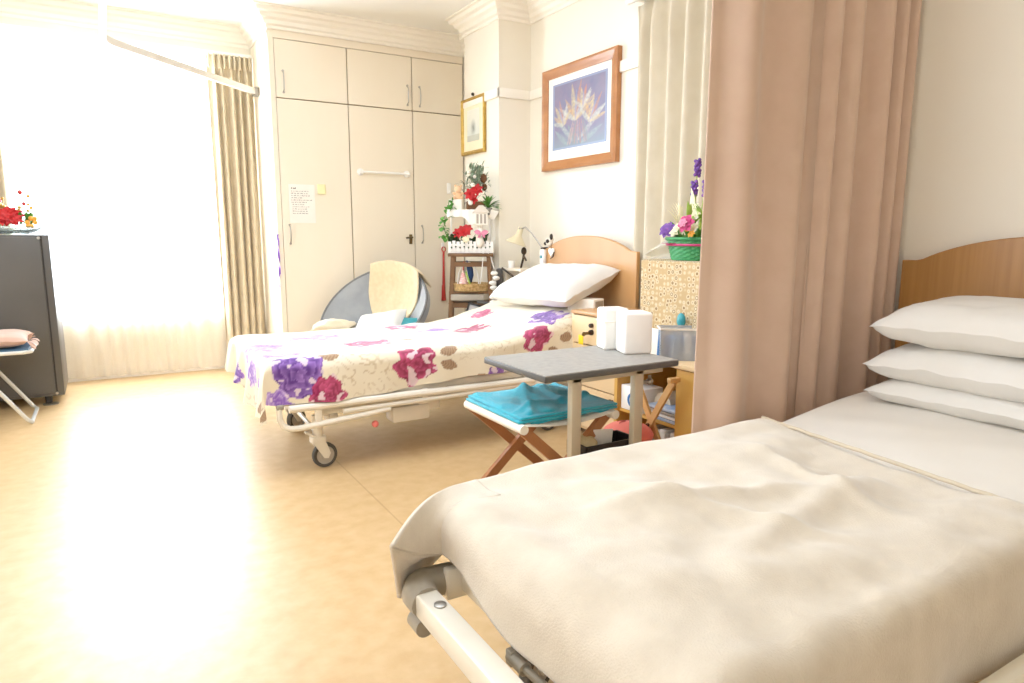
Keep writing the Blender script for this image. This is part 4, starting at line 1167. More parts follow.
tag(obj('paper_stack', MB().rbox((-.003, -.05, 0), (.003, .05, .13), .001, tf((2.135, 2.31, AZ), 0, .06, .1)), M['paper']), 'white papers standing between dispensers and caddy', 'papers')

# ------------------------------------------------------------------ folding stool with towel
fs_ = thing('folding_stool', 'wooden folding stool with white canvas seat under the overbed table', 'stool', (1.45, 2.23, 0))
SX0, SX1, SY0, SY1, SZ = 1.245, 1.665, 1.995, 2.44, .405
ca = MB().grid(lambda u, v: (SX0 + (SX1 - SX0) * u, SY0 + (SY1 - SY0) * v, SZ + .014 - .020 * sin(pi * u)), 16, 4)
ca.tube([(SX0, SY0, SZ), (SX0, SY1, SZ)], .017, 12).tube([(SX1, SY0, SZ), (SX1, SY1, SZ)], .017, 12)
obj('seat', ca, M['canvas'], fs_, solid=.003)
for (ya, s) in ((SY0 + .025, 0), (SY1 - .025, 0)):
    obj('leg', MB().bar((SX0, ya, SZ), (SX1 + .03, ya, .0), .022, .038), M['legwood'], fs_)
    yb = ya + (.024 if ya < 2.2 else -.024)
    obj('leg', MB().bar((SX1, yb, SZ), (SX0 - .03, yb, .0), .022, .038), M['legwood'], fs_)
obj('stretcher', MB().cyl((SX1 - .03, SY0 + .03, .06), (SX1 - .03, SY1 - .03, .06), .010, 10), M['legwood'], fs_)
obj('stretcher', MB().cyl((SX0 + .03, SY0 + .05, .06), (SX0 + .03, SY1 - .05, .06), .010, 10), M['legwood'], fs_)
def towel():
    mb = MB(); x0, x1, y0, y1 = SX0 - .005, SX1 + .012, SY0 + .03, SY1 - .005
    def fn(u, v):
        s = x0 - .03 + (x1 - x0 + .075) * u; t = y0 - .025 + (y1 - y0 + .05) * v
        x, d1 = edge_map(s, x0, x1, .03, 0, 0); y, d2 = edge_map(t, y0, y1, .03, 0, 0)
        d = max(d1, d2)
        z = SZ + .045 + .030 * math.exp(-(((s - 1.50) / .10) ** 2 + ((t - 2.27) / .12) ** 2)) + .028 * nz(s * 8, t * 6, 3) + .010 * nz(s * 20, t * 14, 6)
        z += .014 * math.exp(-((s - 1.38 - .5 * (t - 2.2)) / .02) ** 2) + .012 * math.exp(-((t - 2.12 - .2 * (s - 1.4)) / .018) ** 2)
        return (x + .006 * nz(s * 8, t * 8, 9), y + .006 * nz(s * 8, t * 8, 12), z - d * .95 - (.0 if d else 0))
    mb.grid(fn, 80, 80)
    # lower folded layers showing along the front edges
    for k in range(2):
        zz = SZ + .018 + k * .012
        mb.rbox((x0 - .008 + .01 * k, y0 - .012, zz), (x1 + .014, y1, zz + .011), .005)
    return mb
tag(obj('teal_towel', towel(), M['towel'], sharp=60), 'folded teal terry towel lying on the folding stool', 'towel')

# ------------------------------------------------------------------ tray stand and coral tub
ts = thing('tray_stand', 'pale wooden cross-legged tray stand before the open locker', 'stand', (2.05, 2.25, 0))
for (xx, o_) in ((2.088, 0),):
    obj('leg', MB().bar((xx, 2.385, .475), (xx, 2.09, .0), .014, .030), M['palewood'], ts)
    obj('leg', MB().bar((xx - .016, 2.10, .475), (xx - .016, 2.40, .0), .014, .030), M['palewood'], ts)
obj('top_rail', MB().rbox((2.04, 2.375, .468), (2.098, 2.40, .49), .004).rbox((2.04, 2.085, .468), (2.098, 2.11, .49), .004), M['palewood'], ts)
obj('cross_pivot', MB().cyl((2.055, 2.243, .245), (2.097, 2.243, .245), .008, 10), M['key'], ts)
tu = thing('coral_tub', 'round coral plastic tub with domed lid on floor under the table', 'tub', (1.96, 2.262, 0))
tc_ = (1.96, 2.262, 0)
obj('tub_body', MB().lathe([(.0, 0), (.095, 0), (.100, .01), (.109, .205), (.109, .21)], tc_, 36), M['coral'], tu)
obj('tub_lid', MB().lathe([(.113, .203), (.115, .218), (.105, .237), (.082, .253), (.045, .264), (.0, .268)], tc_, 36, cap=False), M['coral'], tu)
sk = MB()
for (ax, ay, L_, a) in ((-.04, .01, .05, .3), (.0, -.03, .06, .0), (.03, .03, .05, .9), (-.02, .05, .04, -.4), (.05, -.02, .04, 1.4)):
    pts = []
    for k in range(6):
        px, py = ax + L_ * k / 5 * cos(a), ay + L_ * k / 5 * sin(a) + .008 * sin(k * 1.3)
        r = sqrt(px * px + py * py); pts.append((tc_[0] + px, tc_[1] + py, .2695 - .030 * (r / .11) ** 2))
    sk.tube(pts, .0018, 6)
obj('lid_drawing', sk, M['coralink'], tu)

# ------------------------------------------------------------------ moon chair
mc = thing('moon_chair', 'round grey padded moon chair standing before the wardrobe', 'chair', (1.74, 4.78, 0))
ctr = Vector((1.66, 4.77, .540)); nrm = Vector((-.62, -.34, .70)).normalized()
ex = Vector((-nrm.y, nrm.x, 0)).normalized(); ey = nrm.cross(ex)
if ey.z < 0: ey = -ey
RD = .44
def dish(a, k, off=0.0):
    """a angle from ex toward ey, k 0..1 radius"""
    r = RD * k * (1 + .05 * cos(2 * a + .6)) 
    dep = -.26 * (1 - k ** 2.2)
    p = ctr + ex * (r * cos(a)) + ey * (r * sin(a)) + nrm * (dep + off)
    return p
def pad(u, v):
    a = 2 * pi * u; tuft = .034 * abs(sin(a * 4)) ** .6 * smooth(v * 2) * (1 - smooth((v - .8) / .2)) + .016 * abs(sin(v * pi * 2.5))
    return dish(a, v, tuft)
obj('seat_pad', MB().grid(pad, 72, 26, flip=False), M['greyvelvet'], mc, sharp=180)
obj('shell', MB().grid(lambda u, v: dish(2 * pi * u, v * 1.0, -.05), 60, 16, flip=True).grid(lambda u, v: dish(2 * pi * u, 1.0, -.05 * v), 60, 2), M['greyvelvet'], mc, sharp=180)
obj('rim_piping', MB().tube([dish(2 * pi * k / 60, 1.0, .006) for k in range(60)], .009, 8, closed=True), M['greypipe'], mc)
bt = MB()
for k in range(8): 
    p = dish(2 * pi * k / 8 + .2, .62, .014); bt.ball(p, .014, 8, 6)
obj('tuft_button', bt, M['greypipe'], mc)
lgs = MB()
for (sx, sy) in ((-1, -1), (1, -1), (1, 1), (-1, 1)):
    l_ = obj('leg', MB().tube([(1.74 + sx * .30, 4.78 + sy * .28, .0), (1.74 - sx * .05, 4.78 - sy * .02, .30), (1.74 - sx * .16, 4.80 - sy * .10, .40)], .011, 10), M['steel'], mc)
# towel over its back, cushion, fleece
def tw(u, v):
    # v from behind the rim, over, and down into the bowl
    a0 = math.radians(84); half = .62
    a = a0 + half - 2 * half * u
    if v < .2: return dish(a, 1.03, .03 - .16 * (1 - v / .2)) + ey * .02
    k = 1.03 - (v - .2) / .8 * .82
    a = a0 + (half - 2 * half * u) * (1 + 1.5 * (1 - k))
    return dish(a, k, .055 + .012 * nz(u * 5, v * 5, 1))
tag(obj('cream_towel', MB().grid(tw, 40, 40), M['creamtowel'], sharp=180, solid=.012), 'cream towel draped over the back of grey moon chair', 'towel')
cp = dish(math.radians(-60), .30, .16)
pc = pillow_mb(.40, .36, .13, 61, 30, 24)
Bm = Matrix((( ex.x, ey.x, nrm.x), (ex.y, ey.y, nrm.y), (ex.z, ey.z, nrm.z))).to_4x4()
tag(obj('seat_cushion', transformed(pc, Matrix.Translation(cp) @ Bm @ Matrix.Rotation(.25, 4, 'Z')), M['linen'], sharp=180), 'small white cushion lying in the grey moon chair', 'cushion')
tq = transformed(pillow_mb(.24, .20, .05, 5, 16, 12), Matrix.Translation(dish(math.radians(-12), .50, .10)) @ Bm)
tag(obj('teal_cloth', tq, M['teal'], sharp=180), 'folded teal cloth tucked behind white cushion in moon chair', 'cloth')
ff = MB().ball(dish(math.radians(205), .80, .06), .125, 26, 18, (1.25, .8, .55), bump=.35, seed=8)
tag(obj('fleece_throw', ff, M['fluffy'], sharp=180), 'fluffy cream fleece bundled on left arm of moon chair', 'throw')

# ------------------------------------------------------------------ plant stand and its things (built facing the room corner)
PO = Vector((2.265, 4.365, 0)); PA = -.50
PT = tf(PO, 0, 0, PA)
def P(x, y, z): return PT @ Vector((x, y, z))
ps = thing('plant_stand', 'dark wooden step stool used as plant stand in the corner', 'stool', tuple(PO))
for (sx, sy) in ((-1, -1), (1, -1), (1, 1), (-1, 1)):
    obj('leg', MB().bar((sx * .175, sy * .15, 0), (sx * .125, sy * .10, .95), .030, .026, M=PT), M['darkwood'], ps)
obj('stool_top', MB().rbox((-.16, -.13, .945), (.16, .13, .968), .004, PT), M['darkwood'], ps)
obj('shelf', MB().rbox((-.155, -.125, .685), (.155, .125, .702), .004, PT), M['darkwood'], ps)
for z in (.89, .60, .30):
    rl = MB(); rl.bar((-.13 - (.95 - z) * .05, -.11, z), (.13 + (.95 - z) * .05, -.11, z), .022, .03, M=PT).bar((-.13 - (.95 - z) * .05, .11, z), (.13 + (.95 - z) * .05, .11, z), .022, .03, M=PT)
    obj('cross_rail', rl, M['darkwood'], ps)
# white trough with upper shelf
wt = thing('white_planter', 'white slatted planter with upper shelf standing on the dark stool', 'planter', tuple(P(0, 0, .968)))
q = MB().box((-.155, -.07, .97), (.155, .07, .98), PT)
for k in range(11):
    x = -.148 + k * .0296; q.box((x - .011, -.072, .97), (x + .011, -.064, 1.05 + .006 * (k % 2)), PT).box((x - .011, .064, .97), (x + .011, .072, 1.05), PT)
for s in (-1, 1): q.box((s * .155 - .004, -.07, .97), (s * .155 + .004, .07, 1.05), PT)
q.box((-.155, -.075, .985), (.155, -.071, .997), PT).box((-.155, -.075, 1.022), (.155, -.071, 1.034), PT)
obj('slatted_box', q, M['white'], wt)
dt = MB()
for k in range(10): dt.ball(P(-.135 + k * .03, -.076, 1.008 + .006 * (k % 2)), .006, 8, 6)
obj('dark_dots', dt, M['darkgreen'], wt)
for x in (-.14, .14): obj('upright', MB().cyl(P(x, .05, .98), P(x, .05, 1.26), .007, 8), M['white'], wt)
obj('upper_shelf', MB().rbox((-.16, -.06, 1.255), (.10, .10, 1.268), .004, PT), M['white'], wt)
# draped white lace on the shelf
def lc(u, v):
    x = -.165 + .28 * u; L = v * .25
    dr_ = .05 + .06 * max(0, 1 - abs(u - .62) / .22) 
    if v < .5: return P(x, .08 - .15 * v / .5, 1.272 + .003 * nz(u * 9, v * 9))
    return P(x + .004 * sin(u * 30), -.072 - .004 * sin(u * 26), 1.272 - dr_ * (v - .5) / .5)
tag(obj('lace_cloth', MB().grid(lc, 44, 24), M['white'], sharp=60, solid=.0015), 'white lace cloth hanging from the upper planter shelf', 'cloth')
tag(obj('white_box', MB().rbox((-.15, -.05, 1.272), (-.06, .04, 1.345), .004, PT), M['offwhite']), 'small white box at left end of upper planter shelf', 'box')
# planter flowers
pf_ = thing('flower_arrangement', 'red and cream flowers with ivy growing in the white planter', 'flowers', tuple(P(-.05, 0, 1.0)))
rr = random.Random(8)
g = MB(); blossom(g, P(-.045, -.06, 1.115), .055, 7, (-.5, -.8, .4), .6, 2); blossom(g, P(-.085, -.05, 1.105), .045, 7, (-.6, -.7, .5), .6, 2); blossom(g, P(-.02, -.05, 1.135), .04, 6, (-.4, -.8, .5), .6, 2)
obj('poinsettia', g, M['red'], pf_)
g = MB(); blossom(g, P(-.035, -.085, 1.065), .030, 7, (-.4, -.9, .3), .8, 3); obj('cream_bloom', g, M['cream'], pf_)
g = MB()
for k in range(50):
    x = rr.uniform(-.15, .12); z = 1.03; g.leaf(P(x, rr.uniform(-.05, .05), z), P(x + rr.uniform(-.05, .05), rr.uniform(-.10, .05), z + rr.uniform(.0, .08)), .03)
obj('dark_leaves', g, M['darkgreen'], pf_)
g = MB()
for k in range(46):
    tt = k / 45; x = -.165 - .035 * sin(tt * 5) + rr.uniform(-.02, .02); z = 1.06 + .27 * tt
    c = P(x, -.05 + rr.uniform(-.03, .02), z); a = rr.uniform(0, 6.3)
    g.leaf(c, c + Vector((.036 * cos(a), -.01, .036 * sin(a))), .036)
g.tube([P(-.15, -.04, 1.03), P(-.19, -.05, 1.15), P(-.16, -.05, 1.25), P(-.15, -.05, 1.33)], .003, 6)
obj('ivy', g, M['green'], pf_)
bn = thing('bunny_doll', 'small white bunny doll with pink bow in the planter', 'doll', tuple(P(.07, -.07, 1.02)))
g = MB().ball(P(.065, -.085, 1.05), .032, 14, 10, (.9, .8, 1.3)).ball(P(.065, -.088, 1.115), .030, 14, 10)
for s in (-1, 1): g.ball(P(.065 + s * .015, -.08, 1.155), .011, 10, 8, (.8, .6, 2.4))
obj('doll_body', g, M['offwhite'], bn)
g = MB()
for s in (-1, 1): g.leaf(P(.075, -.115, 1.11), P(.075 + s * .05, -.115, 1.12), .035, up=(0, -1, 0)); g.leaf(P(.075, -.115, 1.11), P(.075 + s * .025, -.115, 1.075), .02, up=(0, -1, 0))
obj('pink_bow', g, M['pink'], bn)
ln = thing('house_lantern', 'little white wooden house lantern hanging at upper shelf', 'lantern', tuple(P(.07, -.09, 1.16)))
g = MB().rbox((.03, -.12, 1.165), (.12, -.055, 1.255), .003, PT)
obj('house_body', g, M['offwhite'], ln)
g = MB().prism([(.015, 1.25), (.135, 1.25), (.09, 1.30), (.06, 1.30)], 'y', -.13, -.045, PT); obj('roof', g, mat('pale_roof', '#d9cfc2', .7), ln)
g = MB()
for k in range(3): g.box((.042 + k * .026, -.1215, 1.175), (.058 + k * .026, -.1195, 1.24), PT)
obj('slot', g, M['book'], ln)
# Christmas arrangement on the upper shelf
xa = thing('christmas_arrangement', 'frosted pine and red poinsettia arrangement on upper planter shelf', 'flowers', tuple(P(0, 0, 1.272)))
g = MB()
for k in range(260):
    h = rr.random(); x = .045 + rr.gauss(0, .032) * (1.2 - h * .4); z = 1.40 + .17 * h; y = rr.gauss(0, .03)
    a = rr.uniform(0, 6.28); c = P(x, y, z); g.leaf(c, c + Vector((.036 * cos(a), .02 * sin(3 * a), .036 * sin(a) + .008)), .014)
obj('frosted_pine', g, M['frost'], xa)
g = MB()
for k in range(70):
    x = .01 + rr.gauss(0, .05); z = 1.33 + rr.random() * .13; a = rr.uniform(0, 6.28); c = P(x, rr.gauss(-.01, .02), z); g.leaf(c, c + Vector((.05 * cos(a), .0, .04 * sin(a) + .01)), .011)
obj('pine_sprigs', g, M['darkgreen'], xa)
g = MB(); blossom(g, P(.045, -.05, 1.405), .05, 7, (-.5, -.8, .4), .62, 2); blossom(g, P(.005, -.05, 1.375), .05, 7, (-.6, -.7, .3), .62, 2); blossom(g, P(.02, -.04, 1.345), .04, 6, (-.5, -.8, .1), .62, 1)
obj('poinsettia', g, M['red'], xa)
g = MB().ball(P(.02, -.05, 1.44), .017, 10, 8).ball(P(.0, -.06, 1.32), .018, 10, 8).ball(P(.03, -.04, 1.50), .013, 10, 8).ball(P(-.01, -.04, 1.53), .013, 10, 8)
obj('white_bauble', g, M['offwhite'], xa)
g = MB().ball(P(.095, -.01, 1.49), .025, 12, 8, (1, 1, 1.3), bump=.3).ball(P(.10, .0, 1.43), .02, 12, 8, (1, 1, 1.3), bump=.3)
obj('pine_cone', g, M['brown'], xa)
obj('base_log', MB().rbox((-.03, -.05, 1.273), (.10, .03, 1.33), .01, PT), M['brown'], xa)
tb_ = thing('teddy_bear', 'little peach teddy bear sitting left of the poinsettia', 'toy', tuple(P(-.075, -.05, 1.345)))
g = MB().ball(P(-.085, -.03, 1.370), .028, 14, 10, (1, .9, 1.1)).ball(P(-.085, -.04, 1.415), .025, 14, 10)
for s in (-1, 1): g.ball(P(-.085 + s * .02, -.035, 1.437), .009, 8, 6).ball(P(-.085 + s * .026, -.05, 1.355), .012, 8, 6).ball(P(-.085 + s * .03, -.045, 1.385), .011, 8, 6)
obj('bear_body', g, M['peach'], tb_)
sp = thing('spiky_plant', 'bright green spiky potted plant at right of upper shelf', 'plant', tuple(P(.13, -.05, 1.27)))
obj('pot', MB().lathe([(.0, 0), (.022, 0), (.030, .05), (.026, .05), (.0, .045)], tuple(P(.125, -.03, 1.235)), 16), mat('grey_pot', '#8c8478', .7), sp)
obj('shelf_wedge', MB().prism([(.10, 1.225), (.165, 1.20), (.20, 1.26), (.12, 1.28)], 'y', -.05, .03, PT), M['offwhite'], sp)
g = MB()
for k in range(34):
    a = rr.uniform(0, 6.28); el = rr.uniform(-.2, 1.2); c = P(.125, -.03, 1.285); g.leaf(c, c + Vector((.10 * cos(a) * cos(el), .10 * sin(a) * cos(el), .10 * sin(el))), .022)
obj('leaves', g, M['green'], sp)
# shelf things
wb = thing('straw_basket', 'shallow straw basket on the middle shelf of dark stool', 'basket', tuple(P(0, -.06, .702)))
obj('basket', MB().grid(lambda u, v: P((.135 + .02 * v) * cos(2 * pi * u) * (1 + .02 * sin(u * 120)), -.06 + (.085 + .02 * v) * sin(2 * pi * u), .703 + .055 * v), 60, 8).lathe([(0, 0), (.12, 0)], tuple(P(0, -.05, .704)), 24, cap=False), M['wicker'], wb)
obj('white_handle', MB().tube([P(-.02 + .075 * cos(a * pi / 14), -.06, .75 + .155 * sin(a * pi / 14)) for a in range(15)], .004, 8), M['white'], wb)
ht = thing('party_hat', 'striped paper party hat standing in the straw basket', 'hat', tuple(P(-.05, -.06, .71)))
obj('cone', MB().lathe([(.042, 0), (.030, .045), (.018, .09), (.004, .135)], tuple(P(-.055, -.07, .715)), 20), mat('hat_stripe', '#f3d8c8', .6, col2='#e58a8a', nscale=40, namt=.2, stretch=(1, 1, 3)), ht)
obj('red_tip', MB().tube([P(-.055, -.07, .84), P(-.05, -.07, .91)], .005, 8), M['shoehorn'], ht)
tag(obj('blue_feather', MB().leaf(P(.0, -.05, .76), P(-.03, -.06, .92), .05, up=(0, -1, 0)), mat('navy_feather', '#2c4a7c', .6), solid=.001), 'dark blue feather standing in the straw basket', 'feather')
tag(obj('green_ribbon', MB().tube([P(-.035, -.09, .84), P(-.02, -.10, .79), P(.0, -.10, .74), P(.02, -.10, .72)], .006, 6), M['lime']), 'lime green ribbon beside party hat in straw basket', 'ribbon')
tag(obj('book', MB().rbox((-.14, -.15, .640), (.09, .02, .682), .004, PT), M['book']), 'thick grey book on the lower rail of dark stool', 'book')
tag(obj('book', MB().rbox((-.02, -.165, .622), (.15, -.03, .638), .003, PT @ tf((0, 0, 0), 0, .10, 0)), M['charcoal']), 'thin dark book sloping under the thick grey book', 'book')
obj('book_rest', MB().box((-.16, -.12, .612), (.16, .12, .62), PT), M['darkwood'], ps)
ph = thing('photo_frame', 'dark framed family photo leaning on lower part of stool', 'picture', tuple(P(.0, -.16, .48)))
FT = PT @ tf((.02, -.17, .455), -.25, .0, .0) @ Matrix.Rotation(.28, 4, 'Y')
obj('frame', MB().box((-.085, -.006, 0), (-.070, .006, .16), FT).box((.070, -.006, 0), (.085, .006, .16), FT).box((-.085, -.006, 0), (.085, .006, .014), FT).box((-.085, -.006, .146), (.085, .006, .16), FT), M['blackplastic'], ph)
g = MB().grid(lambda u, v: (-.07 + .14 * u, -.001, .014 + .132 * v), 30, 30, M=FT)
def phot(u, v):
    c = mixc(rgb('#b9b4b0'), rgb('#8a93a8'), nz(u * 4, v * 4, 3) + .5)
    for (a, b, cc, r) in ((.35, .45, '#d85a6a', .16), (.6, .5, '#5a78c8', .15), (.48, .75, '#e8c8a8', .12), (.7, .78, '#e0b898', .09), (.3, .75, '#f0e0b0', .1)):
        if (u - a) ** 2 + (v - b) ** 2 < r * r: c = mixc(c, rgb(cc), .8)
    return c
obj('photo', g, M['photo'], ph, cols=[phot(i / 30, j / 30) for j in range(31) for i in range(31)])
obj('stand_ledge', MB().box((-.17, -.20, .440), (.17, .02, .452), PT), M['darkwood'], ps)
bd = thing('bead_string', 'string of white shell beads hanging at right of the stool', 'beads', tuple(P(.17, -.1, .70)))
g = MB()
for k in range(9): g.ball(P(.165 + .015 * sin(k * 2), -.13, .83 - k * .034), .026, 10, 8, (1.1, .8, .62))
g.tube([P(.10, -.12, 1.0), P(.14, -.125, .95), P(.165, -.13, .86)], .003, 6).tube([P(.09, -.12, .99), P(.08, -.13, .85), P(.06, -.13, .72)], .003, 6)
obj('beads', g, M['white'], bd)
tag(obj('black_bag', MB().rbox((.18, -.05, .60), (.23, .05, .86), .02, PT), M['charcoal']), 'narrow black bag hanging at right side of the stool', 'bag')
tag(obj('black_cane', MB().tube([P(.22, -.06, .865), P(.28, -.08, .82), P(.34, -.09, .77)], .007, 8), M['key']), 'short black stick leaning beside the black bag', 'stick')

# ------------------------------------------------------------------ lamp and headboard things
lp = thing('clip_lamp', 'cream clip-on reading lamp on wall corner left of beech headboard', 'lamp', (2.53, 4.02, .98))
LT = tf((2.475, 4.07, 1.065), 0, 0, 0) @ Matrix.Rotation(.32, 4, Vector((.45, .9, 0)))
obj('lamp_shade', MB().lathe([(.020, .045), (.024, .03), (.045, .005), (.080, -.032), (.078, -.032), (.042, .003)], n=26, M=LT, cap=False).lathe([(.0, .090), (.018, .088), (.021, .05), (.021, .03)], n=18, M=LT), M['lampcream'], lp)
obj('lamp_arm', MB().tube([(2.488, 4.055, 1.135), (2.51, 4.02, 1.15), (2.54, 3.985, 1.11), (2.57, 3.925, 1.03), (2.585, 3.90, .99)], .0055, 8).ball((2.488, 4.055, 1.14), .012, 10, 8), M['steel'], lp)
obj('clip', MB().rbox((2.572, 3.885, .975), (2.625, 3.925, 1.015), .005), M['key'], lp)
nh = thing('call_handset', 'white nurse call handset hooked on headboard corner', 'handset', (2.57, 3.89, .86))
obj('handset_body', MB().rbox((2.556, 3.862, .86), (2.584, 3.912, 1.00), .008), M['white'], nh)
obj('green_button', MB().cyl((2.558, 3.887, .95), (2.550, 3.887, .95), .011, 12), M['teal'], nh)
obj('handset_cord', MB().tube([(2.575, 3.887, .862), (2.58, 3.93, .70), (2.64, 4.0, .45), (2.70, 4.05, .40)], .004, 8), M['white'], nh)
py = thing('plush_toy', 'small black and white plush toy on headboard left shoulder', 'toy', (2.585, 3.83, 1.02))
g = MB().ball((2.585, 3.835, 1.045), .026, 12, 8, (1, 1.2, .9)).ball((2.58, 3.805, 1.07), .018, 10, 8).ball((2.585, 3.86, 1.065), .013, 8, 6)
obj('plush_body', g, M['offwhite'], py)
g = MB().ball((2.566, 3.825, 1.055), .014, 8, 6).ball((2.57, 3.79, 1.085), .012, 8, 6, (1, 1, 1.8)).ball((2.564, 3.85, 1.04), .012, 8, 6)
obj('black_patches', g, M['blackplastic'], py)
he = thing('hanging_heart', 'white heart ornament hanging from headboard left of pillow', 'ornament', (2.57, 3.79, .96))
hp = []
for k in range(28):
    a = 2 * pi * k / 28; hp.append((3.795 - .0020 * 16 * sin(a) ** 3, .985 + .0020 * (13 * cos(a) - 5 * cos(2 * a) - 2 * cos(3 * a) - cos(4 * a))))
obj('heart', MB().prism(hp, 'x', 2.572, 2.582), M['white'], he)
obj('cord', MB().tube([(2.576, 3.795, 1.005), (2.576, 3.80, 1.04)], .002, 6).tube([(2.57, 3.755, .985), (2.57, 3.765, .955), (2.57, 3.80, .938)], .004, 6), M['key'], he)
fg = thing('black_figurine', 'black wire figurine standing left of the white pillow', 'figurine', (2.53, 4.09, .865))
g = MB().ball((2.53, 4.07, .985), .022, 12, 8, (.9, .9, 1.3)).tube([(2.53, 4.07, .965), (2.53, 4.08, .93), (2.53, 4.11, .866)], .008, 8).tube([(2.53, 4.07, .95), (2.53, 4.04, .92)], .007, 8)
obj('figure', g, M['key'], fg)
nt2 = thing('night_stand', 'slim cream stand behind far bed carrying the black figurine', 'stand', (2.58, 4.13, 0))
obj('stand_top', MB().rbox((2.46, 4.00, .845), (2.64, 4.25, .865), .003), M['wardrobe'], nt2)
for (x, y) in ((2.48, 4.02), (2.62, 4.02), (2.48, 4.23), (2.62, 4.23)): obj('leg', MB().box((x - .01, y - .01, 0), (x + .01, y + .01, .846)), M['wardrobe'], nt2)
tag(obj('white_cup', MB().lathe([(0, 0), (.022, 0), (.026, .05), (.023, .05), (.0, .01)], (2.50, 4.19, .865), 18), M['white']), 'small white cup on slim stand behind far bed', 'cup')

# ------------------------------------------------------------------ dark cabinet, left
dc = thing('dark_cabinet', 'charcoal cabinet at left picture edge in front of the window', 'cabinet', (-.7, 5.45, 0))
obj('carcass', MB().rbox((-1.12, 5.20, .062), (-.291, 5.72, 1.095), .006), M['charcoal'], dc)
obj('door', MB().rbox((-1.08, 5.188, .085), (-.338, 5.2, 1.08), .003), M['charcoal'], dc)
obj('door_gap', MB().box((-.336, 5.196, .07), (-.328, 5.2005, 1.088)), M['charcoaldark'], dc)
obj('hinge_cap', MB().cyl((-.345, 5.20, 1.075), (-.345, 5.18, 1.075), .009, 10).cyl((-.333, 5.20, .08), (-.333, 5.184, .08), .008, 10), M['chrome'], dc)
for (x, y) in ((-.385, 5.26), (-1.03, 5.26), (-.385, 5.66), (-1.03, 5.66)):
    f_ = obj('foot', MB().lathe([(.0, 0), (.02, 0), (.022, .065), (.0, .065)], (x, y, 0), 14), M['blackplastic'], dc)
    obj('floor_glide', MB().lathe([(.0, 0), (.045, 0), (.045, .006), (.0, .008)], (x + .01, y - .01, 0), 20), M['steel'], f_)
xf = thing('table_flowers', 'red artificial flowers and berries in glass dish on dark cabinet', 'flowers', (-.47, 5.38, 1.095))
fc = (-.50, 5.36, 1.097)
obj('glass_dish', MB().lathe([(.0, 0), (.10, 0), (.15, .02), (.18, .05), (.175, .05), (.145, .025), (.0, .008)], fc, 30), M['glass'], xf)
g = MB()
for k in range(11):
    a = rr.uniform(0, 6.28); r = rr.uniform(0, .13)
    blossom(g, (fc[0] + r * cos(a), fc[1] - .05 + r * sin(a) * .5, fc[2] + .10 + rr.uniform(-.025, .03)), .055, 7, (rr.uniform(-.3, .3), -.7, .6), .6, 2, sd=rr.random())
obj('red_blooms', g, M['red'], xf)
g = MB()
for k in range(40):
    a = rr.uniform(0, 6.28); z = fc[2] + .06; c = Vector((fc[0] + rr.uniform(-.12, .13), fc[1] - .03, z)); g.leaf(c, c + Vector((.07 * cos(a), -.03, .03 + .05 * abs(sin(a)))), .025)
g.leaf((fc[0] + .08, fc[1], fc[2] + .15), (fc[0] + .10, fc[1], fc[2] + .36), .03)
obj('leaves', g, M['green'], xf)
g = MB(); g2 = MB(); g3 = MB()
for k in range(26):
    x = fc[0] + rr.uniform(-.14, .13); z = fc[2] + rr.uniform(.14, .30); c = (x, fc[1] + rr.uniform(-.06, .04), z)
    [g2, g3, g][k % 3].ball(c, rr.uniform(.009, .015), 8, 6); g.tube([(fc[0] + (x - fc[0]) * .5, fc[1], fc[2] + .1), c], .002, 5)
for k in range(6): g3.ball((fc[0] + .10 + .02 * (k % 3), fc[1] - .06, fc[2] + .05 + .025 * (k // 2)), .015, 8, 6)
obj('gold_twigs', g, M['gold'], xf); obj('red_berries', g2, M['shoehorn'], xf); obj('gold_baubles', g3, M['orange'], xf)
# folding chair with cushion
fc_ = thing('folding_chair', 'white tubular folding chair before dark cabinet at left edge', 'chair', (-.75, 4.93, 0))
x0, x1, y0, y1, zs = -1.02, -.41, 4.74, 5.11, .425
obj('seat_frame', MB().tube([(x0, y0, zs), (x1 - .03, y0, zs), (x1, y0 + .03, zs), (x1, y1 - .03, zs), (x1 - .03, y1, zs), (x0, y1, zs)], .011, 10, closed=True), M['tubewhite'], fc_)
obj('seat', MB().rbox((x0 + .01, y0 + .01, zs + .0), (x1 - .01, y1 - .01, zs + .018), .004), mat('slate_blue_seat', '#3d5f78', .5), fc_)
obj('leg', MB().tube([(-.72, y0 - .005, zs), (-.46, y0 - .005, .03), (-.44, y0, .012), (-.44, y1, .012), (-.46, y1 + .005, .03), (-.72, y1 + .005, zs)], .011, 10), M['tubewhite'], fc_)
obj('leg', MB().tube([(-.72, y0 + .02, zs), (-.98, y0 + .02, .03), (-1.0, y0 + .03, .012), (-1.0, y1 - .03, .012), (-.98, y1 - .02, .03), (-.72, y1 - .02, zs)], .011, 10), M['tubewhite'], fc_)
cu = thing('chair_cushion', 'dusty pink seat cushion on the white folding chair', 'cushion', (-.72, 4.92, .443))
obj('cushion_pad', transformed(pillow_mb(.60, .36, .095, 14, 34, 24), tf((-.715, 4.925, .489))), M['pinkcushion'], cu, sharp=180)
g = MB()
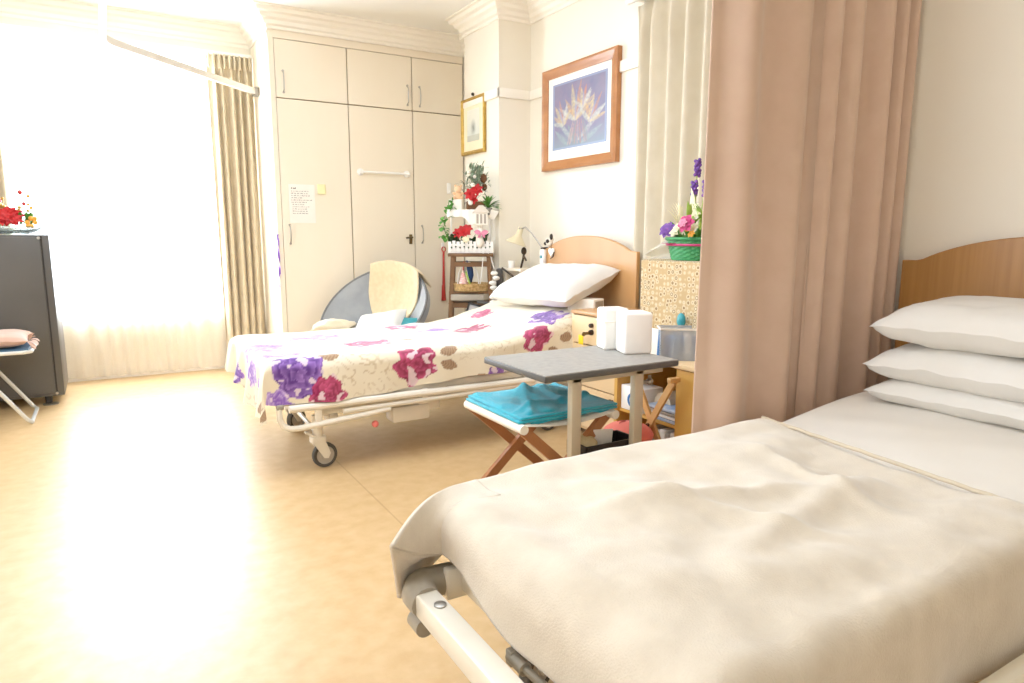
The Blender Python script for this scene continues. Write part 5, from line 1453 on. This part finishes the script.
for k in range(10): 
    a = rr.uniform(-1.2, 1.2); c = Vector((-.425, 4.80 + .02 * k, .475)); g.leaf(c, c + Vector((.05 * cos(a), -.02, .05 * sin(a) - .01)), .03)
obj('tie_ruffle', g, M['pinkcushion'], cu)

# ------------------------------------------------------------------ light
wn = bpy.data.worlds.new('daylight'); SC.world = wn; wn.use_nodes = True
bg = wn.node_tree.nodes['Background']; bg.inputs['Color'].default_value = (.87, .96, 1.10, 1); bg.inputs['Strength'].default_value = 5.5
def area(name, loc, target, sx, sy, power, color=(1, 1, 1), spread=pi):
    l = bpy.data.lights.new(name, 'AREA'); l.shape = 'RECTANGLE'; l.size = sx; l.size_y = sy; l.energy = power; l.color = color; l.spread = spread
    o = bpy.data.objects.new(name, l); COL.objects.link(o); o.location = loc
    o.rotation_euler = (Vector(target) - Vector(loc)).to_track_quat('-Z', 'Z').to_euler()
    return o
area('window_daylight', (-.26, 6.5, 1.5), (-.26, 4.0, 1.2), 2.6, 2.0, 400, (.81, .955, 1.14))
area('overhead_fill', (.6, 2.5, 2.66), (.6, 2.5, 0), 1.8, 1.8, 60, (.84, .96, 1.12))  # added overhead fill that lifts the shaded floor; no fixture hangs here
area('left_fill', (-2.5, 2.6, 1.6), (2.5, 2.4, .8), 2.2, 1.5, 52, (.83, .96, 1.12))  # added fill from the left; that wall has no window
area('rear_fill', (-1.2, -1.2, 1.7), (1.2, 3, 1.0), 2.0, 1.4, 20, (.84, .96, 1.12))  # weak fill added behind the camera, where the wall is closed
area('ceiling_fill', (-1.6, .9, 1.9), (-1.2, 1.6, 2.7), .5, .5, 16, (.9, .96, 1.08))  # unseen source added only to brighten the ceiling
SC.view_settings.view_transform = 'Standard'
SC.view_settings.look = 'None'
SC.view_settings.exposure = 0.0
SC.view_settings.gamma = 1.08
try:
    SC.cycles.use_denoising = True
    SC.cycles.max_bounces = 10; SC.cycles.diffuse_bounces = 6; SC.cycles.transparent_max_bounces = 12
    SC.cycles.sample_clamp_indirect = 6
except Exception:
    pass
